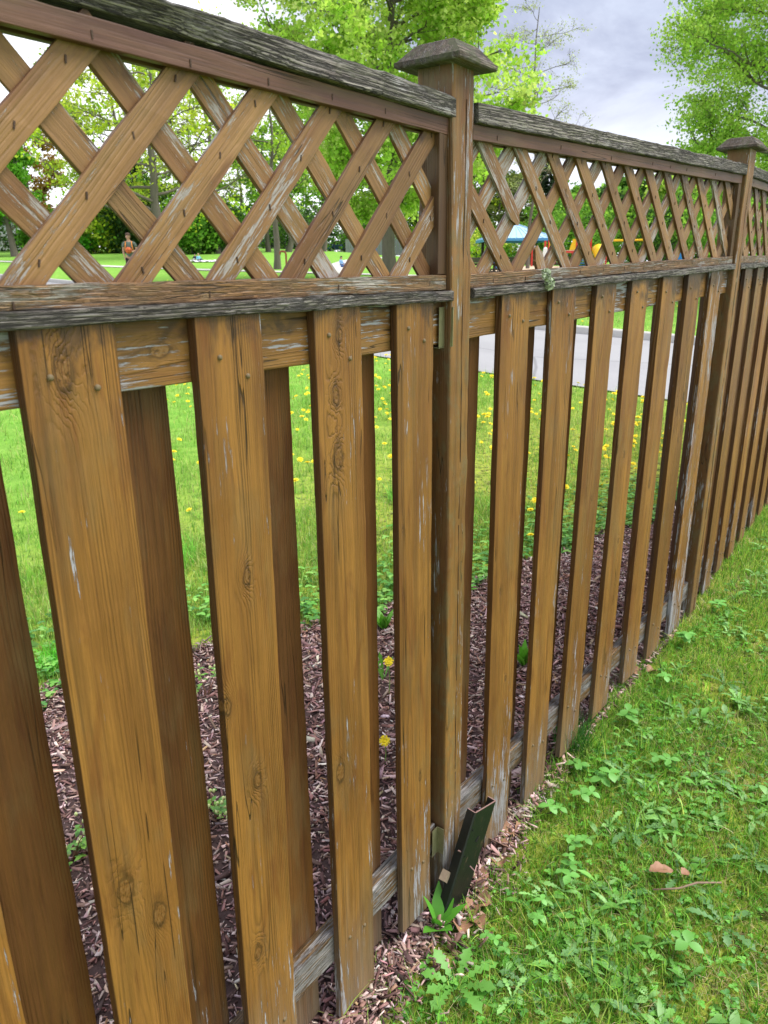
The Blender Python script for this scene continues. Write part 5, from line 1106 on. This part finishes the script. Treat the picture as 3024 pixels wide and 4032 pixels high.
head_parts(t, W, (-.01, -.02, 1.65), pm('brown_hair', (.07, .035, .02), .7), -.35)
sh_ = pm('grey_green_shirt', (.12, .15, .13), .85)
skinned('shirt', {'a': ((0, 0, .84), (.172, .13)), 'b': ((0, 0, 1.1), (.155, .118)), 'c': ((0, 0, 1.32), (.175, .128)), 'd': ((0, .01, 1.42), .085), 'l': ((.19, .01, 1.40), .072), 'l2': ((.245, .015, 1.25), .07), 'r': ((-.19, .01, 1.40), .072), 'r2': ((-.235, .03, 1.25), .07)},
        [('a', 'b'), ('b', 'c'), ('c', 'd'), ('d', 'l'), ('l', 'l2'), ('d', 'r'), ('r', 'r2')], sh_, t, W, 2)
skinned('shorts', {'a': ((0, 0, .94), (.15, .118)), 'l': ((.09, 0, .84), .105), 'l2': ((.11, -.02, .52), .095), 'r': ((-.09, 0, .84), .105), 'r2': ((-.11, -.02, .52), .095)}, [('a', 'l'), ('l', 'l2'), ('a', 'r'), ('r', 'r2')], pm('black_cloth', (.012, .012, .016), .9), t, W, 2)
og = pm('orange_strap', (.75, .26, .04), .6)
for s_ in (-1, 1): mb = MB(); mb.tube([(s_ * .10, .13, 1.30), (s_ * .115, .07, 1.455), (s_ * .11, -.06, 1.455), (s_ * .12, -.135, 1.32), (s_ * .15, -.12, 1.12)], .021, 6); mb.build('strap', og, t, W, True)
mb = MB(); mb.box((0, .21, 1.22), (.28, .15, .42), taper=.8); o = mb.build('backpack', pm('dark_pack', (.03, .03, .035), .8), t, W); o.modifiers.new('bevel', 'BEVEL').width = .04
for s_ in (-1, 1): mb = MB(); mb.box((s_ * .11, -.06, .035), (.09, .27, .07), taper=.85); mb.build('shoe', pm('white_shoe', (.6, .6, .6)), t, W)
def ballm():
    q = N('basketball_orange'); P = q.n('ShaderNodeTexCoord').outputs['Object']; x, y, z = q.xyz(P)
    ln = q.M('MINIMUM', q.M('ABSOLUTE', x), q.M('ABSOLUTE', z)); c2 = q.M('ABSOLUTE', q.M('SUBTRACT', q.M('SQRT', q.M('ADD', q.M('MULTIPLY', y, y), q.M('MULTIPLY', z, z))), .085)); ln = q.M('MINIMUM', ln, c2)
    return q.finish(q.mix(q.ss(ln, .002, .005), (.02, .012, .01), (.62, .13, .04)), .6)
mb = MB(); mb.lathe([(.12 * math.sin(i * math.pi / 12) + .0005, .12 * math.cos(i * math.pi / 12)) for i in range(13)], 20); o = mb.build('basketball', ballm(), None, WM[t] @ Matrix.Translation((.0, -.26, 1.12)), True); tag(o, 'orange basketball held against the hip of the standing person', 'basketball')
def sitter(u_, v_, hpx, label, top, legc, hair, hat=None, rz=0., group=None, recline=.0):
    d_ = {1: 38}.get(0, None); x, y, dd = POS[u_]; s_ = hpx / (2927.95 / dd) / .92
    t = thing('person', (x, y, g(x, y)), label, 'person', group, rz=face(x, y) + rz); W = WM[t] @ Matrix.Scale(s_, 4); b = recline
    J = {'pelvis': ((0, 0, .11), (.14, .11)), 'waist': ((0, .03 + b * .1, .28), (.12, .095)), 'chest': ((0, .05 + b * .25, .48), (.145, .11)), 'neck0': ((0, .05 + b * .35, .60), .065), 'neck': ((0, .03 + b * .36, .66), .05),
         'sl': ((.17, .05 + b * .33, .57), .052), 'el': ((.25, -.02, .36), .04), 'wl': ((.15, -.24, .30), .027), 'sr': ((-.17, .05 + b * .33, .57), .052), 'er': ((-.26, .02, .34), .04), 'wr': ((-.12, -.22, .28), .027),
         'hl': ((.09, -.03, .12), .085), 'kl': ((.16, -.40, .34), .058), 'al': ((.13, -.62, .06), .038), 'tl': ((.13, -.76, .04), .033), 'hr': ((-.09, -.03, .12), .085), 'kr': ((-.2, -.42, .18), .058), 'ar': ((-.12, -.75, .06), .038), 'tr': ((-.16, -.88, .06), .033)}
    E_ = [('pelvis', 'waist'), ('waist', 'chest'), ('chest', 'neck0'), ('neck0', 'neck'), ('neck0', 'sl'), ('sl', 'el'), ('el', 'wl'), ('neck0', 'sr'), ('sr', 'er'), ('er', 'wr'), ('pelvis', 'hl'), ('hl', 'kl'), ('kl', 'al'), ('al', 'tl'), ('pelvis', 'hr'), ('hr', 'kr'), ('kr', 'ar'), ('ar', 'tr')]
    hc = (0, .01 + b * .36, .80); headJ(J, E_, 'neck', hc); hand(J, E_, 'wl', 1, (-.5, -.8, 0)); hand(J, E_, 'wr', -1, (.5, -.8, 0)); skinned('body', J, E_, SKIN, t, W, 1); head_parts(t, W, hc, hair, rz * -.3, hat)
    skinned('shirt', {'a': ((0, 0, .12), (.16, .125)), 'b': ((0, .03 + b * .1, .3), (.145, .115)), 'c': ((0, .05 + b * .25, .49), (.165, .125)), 'd': ((0, .05 + b * .34, .59), .08), 'l': ((.18, .05 + b * .33, .57), .065), 'l2': ((.25, -.01, .38), .052), 'l3': ((.18, -.2, .32), .04), 'r': ((-.18, .05 + b * .33, .57), .065), 'r2': ((-.26, .02, .36), .052), 'r3': ((-.15, -.19, .30), .04)},
            [('a', 'b'), ('b', 'c'), ('c', 'd'), ('d', 'l'), ('l', 'l2'), ('l2', 'l3'), ('d', 'r'), ('r', 'r2'), ('r2', 'r3')], top, t, W, 1)
    skinned('trousers', {'a': ((0, 0, .12), (.155, .125)), 'l': ((.09, -.05, .13), .10), 'l2': ((.16, -.40, .34), .075), 'l3': ((.135, -.58, .11), .055), 'r': ((-.09, -.05, .13), .10), 'r2': ((-.2, -.42, .18), .075), 'r3': ((-.14, -.70, .08), .055)}, [('a', 'l'), ('l', 'l2'), ('l2', 'l3'), ('a', 'r'), ('r', 'r2'), ('r2', 'r3')], legc, t, W, 1)
    return t
POS = {}
for k, d_ in ((1345, 38.), (785, 46.), (768, 46.6), (1962, 40.)): x, y = at(k, 1050, d_); POS[k] = (x, y, d_)
drk = pm('black_hair', (.015, .012, .012), .7); blond = pm('fair_hair', (.45, .33, .16), .7)
sitter(1345, 1058, 44, 'person in a light blue jacket and blue trousers sitting on the lawn, facing right', pm('light_blue_jacket', (.20, .36, .62), .8), pm('blue_denim', (.07, .13, .34), .8), drk, None, 1.1)
sitter(785, 1037, 32, 'person in a turquoise top sitting at the right on the white picnic blanket', pm('turquoise_top', (.16, .45, .60), .8), pm('navy_cloth', (.03, .04, .12), .8), blond, None, .5)
sitter(768, 1037, 30, 'person in dark clothes leaning back at the left on the white picnic blanket', pm('dark_cloth', (.02, .025, .05), .8), pm('grey_cloth', (.25, .26, .28), .8), drk, None, -.5, None, .4)
sitter(1962, 1070, 58, 'person in a bright blue jacket and white hat sitting by the picnic tables', pm('royal_blue_jacket', (.03, .16, .62), .8), pm('blue_denim', (.07, .13, .34), .8), drk, pm('white_hat', (.75, .75, .75), .8), .4)
def cloth(x, y, w, d, m, label, cat, rz=0., name='picnic_blanket', amp=.03):
    nx_, ny_ = 24, 16; V = []; F = []; R = Matrix.Rotation(rz, 3, 'Z')
    for i in range(nx_):
        for j in range(ny_):
            p = R @ Vector(((i / (nx_ - 1) - .5) * w, (j / (ny_ - 1) - .5) * d, 0)); V.append((p.x, p.y, g(x + p.x, y + p.y) - g(x, y) + .05 + abs(noise.noise(Vector((i * .4, j * .4, x)))) * amp * 2))
    for i in range(nx_ - 1):
        for j in range(ny_ - 1): a = i * ny_ + j; F.append((a, a + ny_, a + ny_ + 1, a + 1))
    o = bpy.data.objects.new(name, mesh_np(name, V, F, mats=m, smooth=True)); link(o, None, Matrix.Translation((x, y, g(x, y)))); tag(o, label, cat); return o
x, y = at(805, 1040, 45.8); cloth(x, y, 1.9, 1.7, pm('white_cloth', (.72, .72, .76), .9), 'white picnic blanket spread on the lawn under two people', 'blanket', face(x, y), amp=.05)
x, y = at(1390, 1058, 38.); mb = MB(); mb.box((0, 0, .22), (.34, .22, .44), taper=.6); mb.tube([(-.08, 0, .42), (0, 0, .52), (.08, 0, .42)], .015, 6); o = mb.build('bag', pm('red_orange_bag', (.75, .13, .05), .6), None, Matrix.Translation((x, y, g(x, y))) @ Matrix.Rotation(face(x, y), 4, 'Z')); o.modifiers.new('bevel', 'BEVEL').width = .05; tag(o, 'red orange bag beside the person in light blue', 'bag')
x, y = at(1322, 1060, 37.6); mb = MB(); mb.box((0, 0, .09), (.22, .16, .18), taper=.8); mb.box((.2, .02, .06), (.12, .12, .12)); o = mb.build('picnic_box', pm('white_plastic', (.80, .81, .83), .5), None, Matrix.Translation((x, y, g(x, y))) @ Matrix.Rotation(face(x, y), 4, 'Z')); tag(o, 'small white box on the grass left of the person in light blue', 'box')
